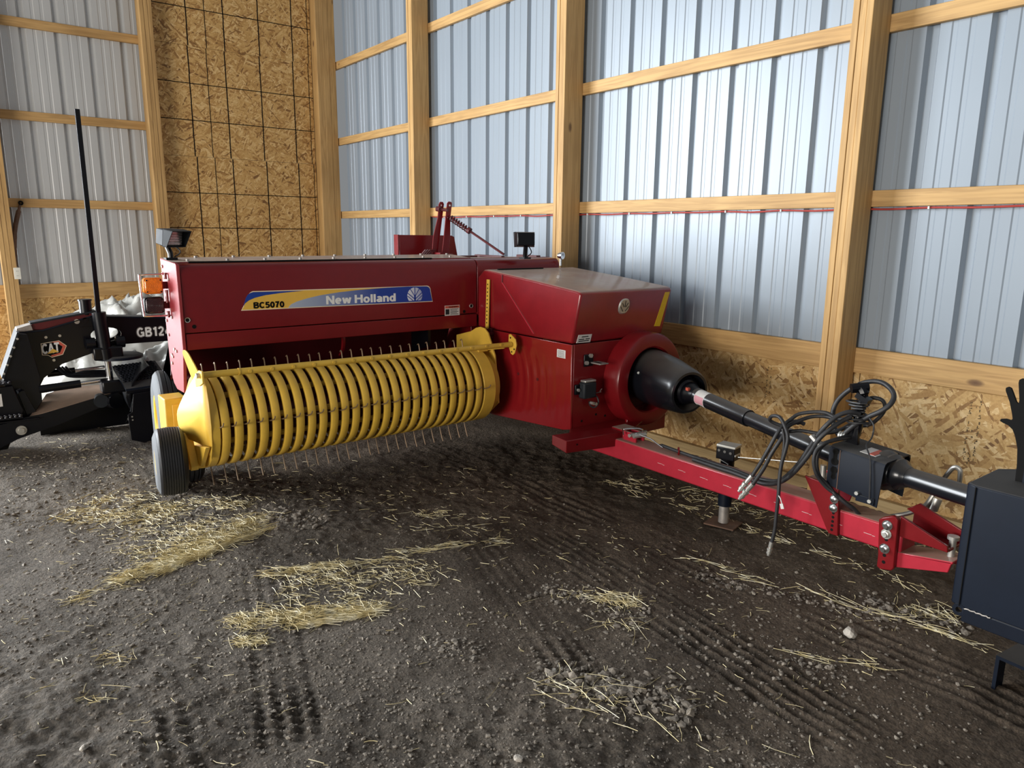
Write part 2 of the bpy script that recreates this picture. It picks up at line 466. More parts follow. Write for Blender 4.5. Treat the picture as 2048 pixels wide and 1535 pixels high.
# ---------------------------------------------------------------- mesh helpers
class MB:
    """collects shapes in world coordinates and links them as one object"""
    def __init__(s):
        s.v, s.f = [], []

    def add(s, verts, faces):
        o = len(s.v)
        s.v += [tuple(p) for p in verts]
        s.f += [tuple(i + o for i in fc) for fc in faces]
        return s

    def box(s, a, b):
        x0, y0, z0 = [min(p, q) for p, q in zip(a, b)]
        x1, y1, z1 = [max(p, q) for p, q in zip(a, b)]
        return s.add([(x0, y0, z0), (x1, y0, z0), (x1, y1, z0), (x0, y1, z0), (x0, y0, z1), (x1, y0, z1), (x1, y1, z1), (x0, y1, z1)],
                     [(0, 3, 2, 1), (4, 5, 6, 7), (0, 1, 5, 4), (1, 2, 6, 5), (2, 3, 7, 6), (3, 0, 4, 7)])

    def obox(s, c, ux, uy, uz, hx, hy, hz):
        c = Vector(c)
        ux, uy, uz = Vector(ux).normalized() * hx, Vector(uy).normalized() * hy, Vector(uz).normalized() * hz
        vs = []
        for k in (-1, 1):
            for (i, j) in ((-1, -1), (1, -1), (1, 1), (-1, 1)):
                vs.append(c + ux * i + uy * j + uz * k)
        return s.add(vs, [(0, 3, 2, 1), (4, 5, 6, 7), (0, 1, 5, 4), (1, 2, 6, 5), (2, 3, 7, 6), (3, 0, 4, 7)])

    def prism(s, poly, axis, a0, a1):
        """poly of 2-tuples in the other two axes (kept in x,y,z order), extruded along axis"""
        n = len(poly)
        ar = sum(poly[i][0] * poly[(i + 1) % n][1] - poly[(i + 1) % n][0] * poly[i][1] for i in range(n))
        if ar < 0:
            poly = poly[::-1]
        a0, a1 = min(a0, a1), max(a0, a1)
        def P(q, a):
            if axis == 0:
                return (a, q[0], q[1])
            if axis == 1:
                return (q[0], a, q[1])
            return (q[0], q[1], a)
        vs = [P(q, a0) for q in poly] + [P(q, a1) for q in poly]
        fs = [tuple(range(n))[::-1], tuple(range(n, 2 * n))]
        for i in range(n):
            j = (i + 1) % n
            fs.append((i, j, n + j, n + i))
        if axis == 1:
            fs = [f[::-1] for f in fs]
        return s.add(vs, fs)

    def frame(s, d):
        d = Vector(d).normalized()
        u = d.cross(Vector((0, 0, 1)))
        if u.length < 1e-3:
            u = d.cross(Vector((1, 0, 0)))
        u.normalize()
        return d, u, d.cross(u)

    def revolve(s, o, d, prof, n=32, a0=0.0, a1=2 * math.pi, close=False):
        """prof: (distance along the axis, radius)"""
        d, u, w = s.frame(d)
        o = Vector(o)
        full = abs(a1 - a0 - 2 * math.pi) < 1e-6
        m = n if full else n + 1
        vs, fs = [], []
        for k in range(m):
            t = a0 + (a1 - a0) * k / n
            e = u * math.cos(t) + w * math.sin(t)
            vs += [o + d * p + e * r for p, r in prof]
        np_ = len(prof)
        for k in range(n):
            k2 = (k + 1) % m
            for i in range(np_ - (0 if close else 1)):
                i2 = (i + 1) % np_
                fs.append((k * np_ + i, k * np_ + i2, k2 * np_ + i2, k2 * np_ + i))
        return s.add(vs, fs)

    def cyl(s, p0, p1, r0, r1=None, n=16):
        p0, p1 = Vector(p0), Vector(p1)
        ln = (p1 - p0).length
        r1 = r0 if r1 is None else r1
        return s.revolve(p0, p1 - p0, [(0, 0.0001), (0, r0), (ln, r1), (ln, 0.0001)], n)

    def tube(s, pts, r, n=8, caps=True):
        pts = [Vector(p) for p in pts]
        vs, fs = [], []
        pu = None
        for i, p in enumerate(pts):
            t = (pts[min(i + 1, len(pts) - 1)] - pts[max(i - 1, 0)]).normalized()
            if pu is None:
                _, u, _w = s.frame(t)
            else:
                u = pu - t * pu.dot(t)
                if u.length < 1e-5:
                    _, u, _w = s.frame(t)
                u.normalize()
            pu = u
            w = t.cross(u)
            rr = r[i] if isinstance(r, (list, tuple)) else r
            for k in range(n):
                a = 2 * math.pi * k / n
                vs.append(p + (u * math.cos(a) + w * math.sin(a)) * rr)
        for i in range(len(pts) - 1):
            for k in range(n):
                k2 = (k + 1) % n
                fs.append((i * n + k, i * n + k2, (i + 1) * n + k2, (i + 1) * n + k))
        if caps:
            fs.append(tuple(range(n))[::-1])
            fs.append(tuple(range((len(pts) - 1) * n, len(pts) * n)))
        return s.add(vs, fs)

    def build(s, name, mat, parent=None, bevel=0.0, angle=35, mats=None, fmat=None):
        me = bpy.data.meshes.new(name)
        off = ORIGIN.get(parent.name, Vector((0, 0, 0))) if parent else Vector((0, 0, 0))
        me.from_pydata([(p[0] - off.x, p[1] - off.y, p[2] - off.z) for p in s.v], [], s.f)
        me.validate()
        bm = bmesh.new()
        bm.from_mesh(me)
        bmesh.ops.recalc_face_normals(bm, faces=bm.faces)
        bm.to_mesh(me)
        bm.free()
        for q in (mats or [mat]):
            me.materials.append(M[q] if isinstance(q, str) else q)
        for p in me.polygons:
            p.use_smooth = True
        me.set_sharp_from_angle(angle=math.radians(angle))
        ob = bpy.data.objects.new(name, me)
        COL.objects.link(ob)
        if parent:
            ob.parent = parent
            ORIGIN[ob.name] = off
        if bevel:
            md = ob.modifiers.new('bevel', 'BEVEL')
            md.width = bevel
            md.segments = 2
            md.limit_method = 'ANGLE'
            md.angle_limit = math.radians(40)
        return ob

ORIGIN = {}

def root(name, loc, label, cat, group=None):
    o = bpy.data.objects.new(name, None)
    o.empty_display_size = 0.2
    COL.objects.link(o)
    o.location = loc
    o['label'] = label
    o['category'] = cat
    if group:
        o['group'] = group
    ORIGIN[o.name] = Vector(loc)
    return o

def empty_part(name, parent):
    o = bpy.data.objects.new(name, None)
    o.empty_display_size = 0.1
    COL.objects.link(o)
    o.parent = parent
    ORIGIN[o.name] = ORIGIN[parent.name]
    return o

def share(src, name, offset, parent):
    """another piece with the same mesh, moved by an offset"""
    o = src.copy()
    o.name = name
    COL.objects.link(o)
    o.parent = parent
    o.location = src.location + Vector(offset)
    return o

def tag(o, label, cat, group=None, kind=None):
    o['label'] = label
    o['category'] = cat
    if group:
        o['group'] = group
    if kind:
        o['kind'] = kind
    return o

def spline(pts, n=8):
    """Catmull-Rom through points"""
    P = [Vector(p) for p in pts]
    P = [P[0] * 2 - P[1]] + P + [P[-1] * 2 - P[-2]]
    out = []
    for i in range(1, len(P) - 2):
        for k in range(n):
            t = k / n
            a, b, c, d = P[i - 1], P[i], P[i + 1], P[i + 2]
            out.append(0.5 * ((2 * b) + (c - a) * t + (2 * a - 5 * b + 4 * c - d) * t * t + (3 * b - a - 3 * c + d) * t ** 3))
    out.append(P[-2])
    return out

def text(name, s, mat, parent, origin, xd, yd, height, width=None, bold=0.0, depth=0.0008, shear=0.0):
    """lettering as thin raised print: origin = lower left corner of the letters"""
    cu = bpy.data.curves.new('lettering_curve', 'FONT')
    cu.body = s
    cu.size = 1.0
    cu.offset = bold
    cu.shear = shear
    cu.resolution_u = 3
    tmp = bpy.data.objects.new('lettering_source', cu)
    COL.objects.link(tmp)
    dg = bpy.context.evaluated_depsgraph_get()
    dg.update()
    me = bpy.data.meshes.new_from_object(tmp.evaluated_get(dg))
    bpy.data.objects.remove(tmp)
    bpy.data.curves.remove(cu)
    xs = [v.co.x for v in me.vertices]
    ys = [v.co.y for v in me.vertices]
    x0, x1, y0, y1 = min(xs), max(xs), min(ys), max(ys)
    ky = height / (y1 - y0)
    kx = (width / (x1 - x0)) if width else ky
    xd, yd = Vector(xd).normalized(), Vector(yd).normalized()
    nd = xd.cross(yd)
    o = Vector(origin)
    bm = bmesh.new()
    bm.from_mesh(me)
    r = bmesh.ops.extrude_face_region(bm, geom=list(bm.faces))
    for g in r['geom']:
        if isinstance(g, bmesh.types.BMVert):
            g.co.z += 1.0
    off = ORIGIN.get(parent.name, Vector((0, 0, 0)))
    for v in bm.verts:
        v.co = o + xd * ((v.co.x - x0) * kx) + yd * ((v.co.y - y0) * ky) + nd * (v.co.z * depth) - off
    bmesh.ops.recalc_face_normals(bm, faces=bm.faces)
    bm.to_mesh(me)
    bm.free()
    me.name = name
    me.materials.clear()
    me.materials.append(M[mat] if isinstance(mat, str) else mat)
    ob = bpy.data.objects.new(name, me)
    COL.objects.link(ob)
    ob.parent = parent
    return ob

def _arc(cx, cy, rx, ry, a0, a1, n=12):
    return [(cx + rx * math.cos(math.radians(a0 + (a1 - a0) * i / n)), cy + ry * math.sin(math.radians(a0 + (a1 - a0) * i / n))) for i in range(n + 1)]

T_ = 0.085       # half the stroke of the bold sans letters (height 1)
def glyphs():
    t = T_
    o = lambda w: [_arc(w / 2, 0.36, w / 2 - t, 0.36 - t, 0, 360, 24)]
    g = {}
    g['N'] = (0.74, [[(t, 0), (t, 1)], [(t, 0.97), (0.74 - t, 0.03)], [(0.74 - t, 0), (0.74 - t, 1)]])
    g['H'] = (0.74, [[(t, 0), (t, 1)], [(0.74 - t, 0), (0.74 - t, 1)], [(t, 0.54), (0.74 - t, 0.54)]])
    g['T'] = (0.64, [[(0, 1 - t), (0.64, 1 - t)], [(0.32, 0), (0.32, 1)]])
    g['A'] = (0.78, [[(t, 0), (0.39, 0.96)], [(0.78 - t, 0), (0.39, 0.96)], [(0.2, 0.28), (0.58, 0.28)]])
    g['C'] = (0.74, [_arc(0.39, 0.5, 0.39 - t, 0.5 - t, 42, 318, 24)])
    g['G'] = (0.78, [_arc(0.40, 0.5, 0.40 - t, 0.5 - t, 42, 330, 24), [(0.42, 0.46), (0.78, 0.46)], [(0.78 - t, 0.46), (0.78 - t, 0.05)]])
    g['B'] = (0.70, [[(t, 0), (t, 1)], [(t, 1 - t), (0.38, 1 - t)] + _arc(0.40, 0.755, 0.185, 0.16, 90, -90, 10) + [(t, 0.53)], [(t, 0.53), (0.40, 0.53)] + _arc(0.40, 0.30, 0.215, 0.215, 90, -90, 10) + [(t, t)]])
    g['5'] = (0.60, [[(0.56, 1 - t), (0.17, 1 - t), (0.11, 0.50)], _arc(0.28, 0.335, 0.235, 0.25, 145, -150, 20)])
    g['0'] = (0.60, [_arc(0.30, 0.5, 0.30 - t, 0.5 - t, 0, 360, 24)])
    g['7'] = (0.58, [[(0.02, 1 - t), (0.54, 1 - t), (0.40, 0.72), (0.28, 0.40), (0.22, 0.0)]])
    g['1'] = (0.44, [[(0.30, 0), (0.30, 1)], [(0.30, 0.93), (0.20, 0.82), (0.04, 0.76)]])
    g['2'] = (0.60, [_arc(0.30, 0.70, 0.215, 0.215, 170, -20, 14) + [(0.40, 0.46), (0.16, 0.20), (0.09, 0.10)], [(0.03, t), (0.58, t)]])
    g['4'] = (0.62, [[(0.43, 0), (0.43, 1)], [(0.43, 0.93), (0.06, 0.32)], [(0.02, 0.29), (0.62, 0.29)]])
    g['8'] = (0.60, [_arc(0.30, 0.75, 0.19, 0.165, 0, 360, 20), _arc(0.30, 0.29, 0.215, 0.21, 0, 360, 20)])
    g['e'] = (0.58, [_arc(0.29, 0.36, 0.29 - t, 0.36 - t, 0, 312, 22), [(t, 0.36), (0.58 - t * 0.4, 0.36)]])
    g['o'] = (0.60, o(0.60))
    g['l'] = (0.20, [[(0.10, 0), (0.10, 1)]])
    g['n'] = (0.56, [[(t, 0), (t, 0.72)], [(t, 0.40)] + _arc(0.28, 0.43, 0.195, 0.205, 180, 0, 12) + [(0.475, 0)]])
    g['d'] = (0.60, [_arc(0.28, 0.36, 0.28 - t, 0.36 - t, 0, 360, 22), [(0.60 - t, 0), (0.60 - t, 1)]])
    g['a'] = (0.56, [_arc(0.26, 0.49, 0.19, 0.145, 150, 0, 10) + [(0.45, 0.0)], _arc(0.25, 0.215, 0.25 - t, 0.215 - t, 0, 360, 18), [(0.45, 0.40), (0.25, 0.36)]])
    g['w'] = (0.84, [[(0.07, 0.72), (0.23, 0.02)], [(0.23, 0.02), (0.42, 0.68)], [(0.42, 0.68), (0.61, 0.02)], [(0.61, 0.02), (0.77, 0.72)]])
    return g
GLYPH = glyphs()

def bold_text(name, word, mat, parent, origin, xd, yd, height, width, depth=0.0008, weight=1.0, gap=0.10):
    """bold sans lettering built from strokes, as thin raised print"""
    xd, yd = Vector(xd).normalized(), Vector(yd).normalized()
    nd = xd.cross(yd)
    total = sum((GLYPH[c][0] if c != ' ' else 0.26) + gap for c in word) - gap
    kx, ky = width / total, height
    o = Vector(origin)
    m = MB()
    def P(x, y, z):
        return o + xd * (x * kx) + yd * (y * ky) + nd * z
    t = T_ * weight
    pen = 0.0
    lift = 0
    for c in word:
        if c == ' ':
            pen += 0.26 + gap
            continue
        w, strokes = GLYPH[c]
        for st in strokes:
            lift += 1
            zt = depth * (1 + 0.02 * (lift % 5))
            n = len(st)
            L_, R_ = [], []
            closed = math.hypot(st[0][0] - st[-1][0], st[0][1] - st[-1][1]) < 1e-6
            for i in range(n):
                if closed:
                    a, b_ = st[i - 1 if i else n - 2], st[i + 1 if i < n - 1 else 1]
                else:
                    a, b_ = st[max(i - 1, 0)], st[min(i + 1, n - 1)]
                dx, dy = b_[0] - a[0], b_[1] - a[1]
                l_ = math.hypot(dx, dy) or 1.0
                k = 1.0
                if 0 < i < n - 1:
                    e0 = (st[i][0] - st[i - 1][0], st[i][1] - st[i - 1][1])
                    e1 = (st[i + 1][0] - st[i][0], st[i + 1][1] - st[i][1])
                    l0, l1 = math.hypot(*e0) or 1, math.hypot(*e1) or 1
                    cs = max(-1, min(1, (e0[0] * e1[0] + e0[1] * e1[1]) / (l0 * l1)))
                    k = min(1.5, 1 / max(0.3, math.cos(math.acos(cs) / 2)))
                nx2, ny2 = -dy / l_ * t * k, dx / l_ * t * k
                L_.append((pen + st[i][0] + nx2, st[i][1] + ny2))
                R_.append((pen + st[i][0] - nx2, st[i][1] - ny2))
            vs = [P(x, y, zt) for x, y in L_] + [P(x, y, zt) for x, y in R_] + [P(x, y, 0) for x, y in L_] + [P(x, y, 0) for x, y in R_]
            fs = []
            for i in range(n - 1):
                fs += [(n + i, n + i + 1, i + 1, i), (i, i + 1, 2 * n + i + 1, 2 * n + i), (n + i + 1, n + i, 3 * n + i, 3 * n + i + 1)]
            m.add(vs, fs)
        pen += w + gap
    return m.build(name, mat, parent, angle=20)

# value noise used for the ground and for crumpled film
def vnoise(x, y, seed):
    r = np.random.default_rng(seed)
    tab = r.random((256, 256))
    xi, yi = np.floor(x).astype(int), np.floor(y).astype(int)
    fx, fy = x - xi, y - yi
    fx, fy = fx * fx * (3 - 2 * fx), fy * fy * (3 - 2 * fy)
    a = tab[xi % 256, yi % 256]
    b = tab[(xi + 1) % 256, yi % 256]
    c = tab[xi % 256, (yi + 1) % 256]
    d = tab[(xi + 1) % 256, (yi + 1) % 256]
    return (a * (1 - fx) + b * fx) * (1 - fy) + (c * (1 - fx) + d * fx) * fy - 0.5

# ---------------------------------------------------------------- ground
TRACKS = [  # start, end, half width, lug pitch, depth, bars across (True) or lengthwise ribs
    ((-3.30, 1.02), (-1.95, 0.66), 0.13, 0.055, 0.011, True),
    ((-2.45, 0.40), (-1.90, 0.36), 0.11, 0.060, 0.014, True),
    ((-2.85, 2.36), (-0.45, 2.10), 0.16, 0.050, 0.010, False),
    ((-3.00, 2.02), (-1.60, 1.62), 0.12, 0.055, 0.008, True),
    ((-4.6, 2.75), (-0.4, 2.72), 0.15, 0.060, 0.005, False),
]

def ground(x, y):
    h = 0.030 * vnoise(x * 0.9, y * 0.9, 1) + 0.020 * vnoise(x * 2.6, y * 2.6, 2) + 0.014 * vnoise(x * 7, y * 7, 3)
    rough = np.clip(0.55 + 1.6 * vnoise(x * 0.8 + 9, y * 0.8 + 4, 8), 0.15, 1.3)
    near = np.clip((-0.2 - (x + 2.9) * 0.0), 0, 1) * 0 + 1
    h = h + near * rough * (0.014 * vnoise(x * 17, y * 17, 4) + 0.018 * np.abs(vnoise(x * 31, y * 31, 5)) + 0.010 * vnoise(x * 55, y * 55, 6))
    for (p, q, hw, pitch, dep, bars) in TRACKS:
        dx, dy = q[0] - p[0], q[1] - p[1]
        ln = math.hypot(dx, dy)
        ux, uy = dx / ln, dy / ln
        a = (x - p[0]) * ux + (y - p[1]) * uy
        c = -(x - p[0]) * uy + (y - p[1]) * ux
        wob = 0.03 * vnoise(a * 1.5, a * 0 + 3.3, 21)
        c = c + wob
        m = np.clip((hw - np.abs(c)) / 0.03, 0, 1) * np.clip(a / 0.15, 0, 1) * np.clip((ln - a) / 0.15, 0, 1)
        m = m * np.clip(0.75 + 2.2 * vnoise(a * 3, c * 3, 33), 0, 1)
        if bars:
            pat = np.sin(2 * math.pi * c / (pitch * 1.05)) * 0.7 + 0.6 * np.sin(2 * math.pi * (a + 0.3 * np.abs(c)) / (pitch * 0.8))
        else:
            pat = np.sin(2 * math.pi * c / pitch)
        h = h + m * dep * (np.clip(pat * 1.6, -1, 1) - 0.6)
    return h

gx = np.concatenate([np.arange(-9.26, -5.0, 0.05), np.arange(-5.0, -0.35, 0.0125), np.arange(-0.35, 2.3, 0.1)])
gy = np.concatenate([np.arange(-2.6, -0.25, 0.07), np.arange(-0.25, 3.5, 0.0125), np.arange(3.5, 4.19, 0.03)])
GX, GY = np.meshgrid(gx, gy, indexing='ij')
GZ = ground(GX, GY)
nx_, ny_ = len(gx), len(gy)
gv = np.stack([GX, GY, GZ], -1).reshape(-1, 3)
ii, jj = np.meshgrid(np.arange(nx_ - 1), np.arange(ny_ - 1), indexing='ij')
i0 = (ii * ny_ + jj).ravel()
gf = np.stack([i0, i0 + ny_, i0 + ny_ + 1, i0 + 1], -1)

def np_mesh(name, v, f, mat, parent=None, smooth=True):
    me = bpy.data.meshes.new(name)
    k = f.shape[1]
    me.vertices.add(len(v))
    me.vertices.foreach_set('co', np.asarray(v, dtype=np.float32).ravel())
    me.loops.add(f.size)
    me.loops.foreach_set('vertex_index', f.ravel().astype(np.int32))
    me.polygons.add(len(f))
    me.polygons.foreach_set('loop_start', np.arange(0, f.size, k, dtype=np.int32))
    me.polygons.foreach_set('loop_total', np.full(len(f), k, dtype=np.int32))
    me.polygons.foreach_set('use_smooth', np.full(len(f), smooth))
    me.update(calc_edges=True)
    me.materials.append(M[mat])
    o = bpy.data.objects.new(name, me)
    COL.objects.link(o)
    if parent:
        o.parent = parent
    return o

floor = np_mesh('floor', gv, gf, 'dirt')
floor['kind'] = 'structure'

# ---------------------------------------------------------------- walls
RW, LW = 4.155, -9.25         # inner face of the girts on the right wall and on the left wall
wall_right = bpy.data.objects.new('wall_right', None)
wall_left = bpy.data.objects.new('wall_left', None)
for w in (wall_right, wall_left):
    COL.objects.link(w)
    w['kind'] = 'structure'
    ORIGIN[w.name] = Vector((0, 0, 0))

def sheet_mesh():
    prof = []
    for k in range(3):
        x = 0.305 * k
        prof += [(x, 0), (x + 0.016, 0.030), (x + 0.050, 0.030), (x + 0.066, 0)]
        for mcx in (0.138, 0.222):
            prof += [(x + mcx - 0.017, 0), (x + mcx - 0.010, 0.004), (x + mcx + 0.010, 0.004), (x + mcx + 0.017, 0)]
    prof.append((0.9145, 0))
    n = len(prof)
    me = bpy.data.meshes.new('metal_sheet')
    vs = [(px, py, -0.03) for px, py in prof] + [(px, py, 5.4) for px, py in prof]
    me.from_pydata(vs, [], [(i, i + 1, n + i + 1, n + i) for i in range(n - 1)])
    me.materials.append(M['metal_r'])
    return me
SHEET = sheet_mesh()
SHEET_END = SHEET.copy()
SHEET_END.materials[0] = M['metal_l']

def metal(parent, start, count, side):
    for k in range(count):
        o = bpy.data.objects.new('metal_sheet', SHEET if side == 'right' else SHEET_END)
        COL.objects.link(o)
        o.parent = parent
        if side == 'right':
            o.location = (start + 0.915 * k, RW + 0.0385, 0)
        else:
            o.rotation_euler = (0, 0, math.pi / 2)
            o.location = (LW - 0.0385, start + 0.915 * k, 0)
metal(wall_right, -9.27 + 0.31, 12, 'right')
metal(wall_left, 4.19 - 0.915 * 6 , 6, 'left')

def board(name, a, b, mat, parent, bevel=0.003):
    return MB().box(a, b).build(name, mat, parent, bevel)

# girts of the right wall
for zt in (1.819, 2.729, 3.640, 4.552):
    for xa, xb in ((-9.25, -4.585), (-4.582, 2.2)):
        board('girt', (xa, RW, zt - 0.089), (xb, RW + 0.038, zt), 'wood_x', wall_right)
for xa, xb in ((-9.25, -4.585), (-4.582, 2.2)):
    board('bottom_girt', (xa, RW - 0.002, 0.932 - 0.146), (xb, RW + 0.036, 0.932), 'wood_x', wall_right)
# wainscot of strand board below it
for xa, xb in ((-9.25, -6.97), (-6.965, -4.53), (-4.525, -2.092), (-2.087, 0.35), (0.355, 2.2)):
    MB().box((xa, RW + 0.018, 0.0), (xb, RW + 0.030, 0.83)).build('osb_panel', 'osb_y', wall_right)
for xa, xb in ((-9.2, -4.5), (-4.495, 2.2)):
    board('bottom_board', (xa, RW - 0.022, -0.06), (xb, RW + 0.016, 0.075), 'wood_dk', wall_right)

def post_right(xr):
    po = empty_part('post', wall_right)
    w = 0.0385
    for k in range(3):
        jog = (0.0, 0.003, -0.002)[k]
        MB().box((xr - w * (3 - k) + 0.001, RW - 0.190 + jog, -0.05), (xr - w * (2 - k) - 0.001, RW - 0.001, 5.4)).build('ply', 'wood_z', po, 0.003)
for xr in (-2.119, -4.528, -6.870):
    post_right(xr)

# left wall
for zt in (4.50, 3.628, 2.736, 1.868):
    board('girt', (LW - 0.038, -1.1, zt - 0.089), (LW, 2.02, zt), 'wood_y', wall_left)
board('bottom_girt', (LW - 0.036, -1.1, 0.987 - 0.146), (LW + 0.002, 2.02, 0.987), 'wood_y', wall_left)
for ya, yb in ((-1.1, 0.50), (0.505, 2.0)):
    MB().box((LW - 0.032, ya, 0.0), (LW - 0.020, yb, 0.87)).build('osb_panel', 'osb_x', wall_left)

def post_left(yl):
    po = empty_part('post', wall_left)
    w = 0.0420
    for k in range(3):
        jog = (0.002, 0.0, -0.003)[k]
        MB().box((LW + 0.001, yl + w * k + 0.001, -0.05), (LW + 0.190 + jog, yl + w * (k + 1) - 0.001, 5.4)).build('ply', 'wood_z', po, 0.003)
post_left(1.925)
post_left(0.435)
# corner post
po = empty_part('post', wall_left)
for k in range(3):
    MB().box((LW + 0.001, 3.90 + k * 0.0815, -0.05), (LW + 0.165 + (0, 0.002, -0.001)[k], 3.90 + (k + 1) * 0.0815 - 0.0008, 5.4)).build('ply', 'wood_z', po, 0.003)

# strand board closing the bay in the corner, with its printed nailing lines
OX = LW + 0.002
rows = [0.0, 1.19, 2.40, 3.60, 4.82]
for k in range(4):
    shift = (-0.012, 0.018, 0.0, 0.01)[k]
    p = MB().box((OX - 0.012, 2.06, rows[k] + 0.0015), (OX, 3.895, rows[k + 1] - 0.0015)).build('osb_panel', 'osb_x', wall_left)
    lines = MB()
    for y in (2.02, 2.432, 2.632, 2.838, 3.243, 3.650, 3.848):
        wv = 0.0062 if y not in (2.632, 3.848) else 0.0042
        y += shift
        if y > 2.07:
            for s_ in range(12):        # hand-drawn waver
                z0 = rows[k] + 0.004 + s_ * (rows[k + 1] - rows[k] - 0.008) / 12
                z1 = rows[k] + 0.004 + (s_ + 1) * (rows[k + 1] - rows[k] - 0.008) / 12
                e = random.uniform(-0.0016, 0.0016)
                lines.box((OX - 0.0001, y - wv + e, z0), (OX + 0.0008, y + wv + e, z1))
    for d in (0.40, 0.80):
        lines.box((OX - 0.0001, 2.06, rows[k] + d - 0.0045), (OX + 0.0008, 3.895, rows[k] + d + 0.0045))
    lines.build('printed_line', 'ink', p)

# ---------------------------------------------------------------- the baler
BAL = root('hay_baler', (-4.2, 2.0, 0.0), 'red square hay baler with a yellow pickup reel, parked along the metal wall', 'baler')
PX = -4.2                                  # plane of the big front cover

# pressed concentric swages of the side sheet, as a shallow relief
def swages(m, cx_, cz_):
    nt = m.node_tree
    b = nt.nodes['Principled BSDF']
    tc = nt.nodes.new('ShaderNodeTexCoord')
    sp = N(nt, 'ShaderNodeSeparateXYZ')
    L(nt, tc, 'Object', sp, 0)
    cb_ = N(nt, 'ShaderNodeCombineXYZ')
    for k, (ax, c) in enumerate((('X', cx_), ('Z', cz_))):
        sb = N(nt, 'ShaderNodeMath', operation='SUBTRACT')
        sb.inputs[1].default_value = c
        L(nt, sp, ax, sb, 0)
        nt.links.new(sb.outputs[0], cb_.inputs[k])
    ln = N(nt, 'ShaderNodeVectorMath', operation='LENGTH')
    L(nt, cb_, 0, ln, 0)
    mu = N(nt, 'ShaderNodeMath', operation='MULTIPLY')
    mu.inputs[1].default_value = 2 * math.pi / 0.075
    nt.links.new(ln.outputs['Value'], mu.inputs[0])
    sn = N(nt, 'ShaderNodeMath', operation='SINE')
    L(nt, mu, 0, sn, 0)
    fade = N(nt, 'ShaderNodeMapRange')
    fade.inputs['From Min'].default_value = 0.98
    fade.inputs['From Max'].default_value = 0.60
    nt.links.new(ln.outputs['Value'], fade.inputs[0])
    zf = N(nt, 'ShaderNodeMapRange')
    zf.inputs['From Min'].default_value = 0.86
    zf.inputs['From Max'].default_value = 0.72
    L(nt, sp, 'Z', zf, 0)
    zg = N(nt, 'ShaderNodeMapRange')
    zg.inputs['From Min'].default_value = 0.40
    zg.inputs['From Max'].default_value = 0.56
    L(nt, sp, 'Z', zg, 0)
    p1 = N(nt, 'ShaderNodeMath', operation='MULTIPLY')
    L(nt, sn, 0, p1, 0)
    L(nt, fade, 0, p1, 1)
    p2 = N(nt, 'ShaderNodeMath', operation='MULTIPLY')
    L(nt, p1, 0, p2, 0)
    L(nt, zf, 0, p2, 1)
    p3 = N(nt, 'ShaderNodeMath', operation='MULTIPLY')
    L(nt, p2, 0, p3, 0)
    L(nt, zg, 0, p3, 1)
    bp = N(nt, 'ShaderNodeBump', i_Strength=0.5, i_Distance=0.004)
    L(nt, p3, 0, bp, 'Height')
    L(nt, bp, 0, b, 'Normal')
    L(nt, bp, 0, b, 'Coat Normal')
swages(M['red_g'], 0.10, 0.60)

# front cover with rolled top edge
prof = [(-4.2, 1.018), (-4.2, 1.335), (-4.204, 1.355), (-4.215, 1.372), (-4.235, 1.383), (-4.27, 1.389), (-4.30, 1.389), (-4.30, 1.375), (-4.225, 1.36), (-4.215, 1.335), (-4.215, 1.018)]
front = MB().prism(prof, 1, 0.982, 2.905).build('front_cover', 'red', BAL, 0.002)
lower = MB().prism([(-4.196, 0.924), (-4.196, 1.012), (-4.22, 1.012), (-4.25, 0.924)], 1, 0.985, 2.905).build('lower_cover', 'red', BAL, 0.003)
lower['label'] = 'narrow folded strip under the front cover'
MB().prism([(-4.2, 1.0), (-4.2, 1.335), (-4.204, 1.355), (-4.215, 1.372), (-4.235, 1.383), (-4.30, 1.389), (-4.30, 1.0)], 1, 2.912, 3.66).build('gearbox_cover', 'red', BAL, 0.004)
# end panel on the pickup side
MB().prism([(-4.196, 1.383), (-4.215, 1.392), (-4.55, 1.408), (-4.53, 1.29), (-4.54, 1.03), (-4.515, 0.77), (-4.465, 0.70), (-4.40, 0.675), (-4.25, 0.68), (-4.19, 0.93)], 1, 0.962, 0.980).build('end_panel', 'red_h', BAL, 0.003)
ep = bpy.data.objects['end_panel']
for x, z in ((-4.50, 1.365), (-4.50, 1.325), (-4.37, 1.30), (-4.37, 1.09), (-4.50, 1.06), (-4.48, 0.98), (-4.37, 0.91), (-4.33, 0.905), (-4.44, 0.87), (-4.42, 0.862), (-4.45, 0.82)):
    MB().cyl((x, 0.963, z), (x, 0.955, z), 0.009, n=8).build('bolt', 'zinc', ep)
# top cover, bolted in two rows
top = MB().prism([(-4.295, 1.387), (-4.295, 1.396), (-4.56, 1.412), (-4.56, 1.40)], 1, 0.965, 2.92).build('top_cover', 'red_d', BAL, 0.002)
MB().box((-4.302, 1.05, 1.388), (-4.286, 2.60, 1.3985)).build('seal_strip', 'ink', top)
for k in range(9):
    y = 1.06 + k * 0.215
    MB().cyl((-4.345, y, 1.399), (-4.345, y, 1.410), 0.010, n=6).build('bolt', 'steel', top)
    MB().cyl((-4.53, y + 0.09, 1.409), (-4.53, y + 0.09, 1.420), 0.010, n=6).build('bolt', 'steel', top)
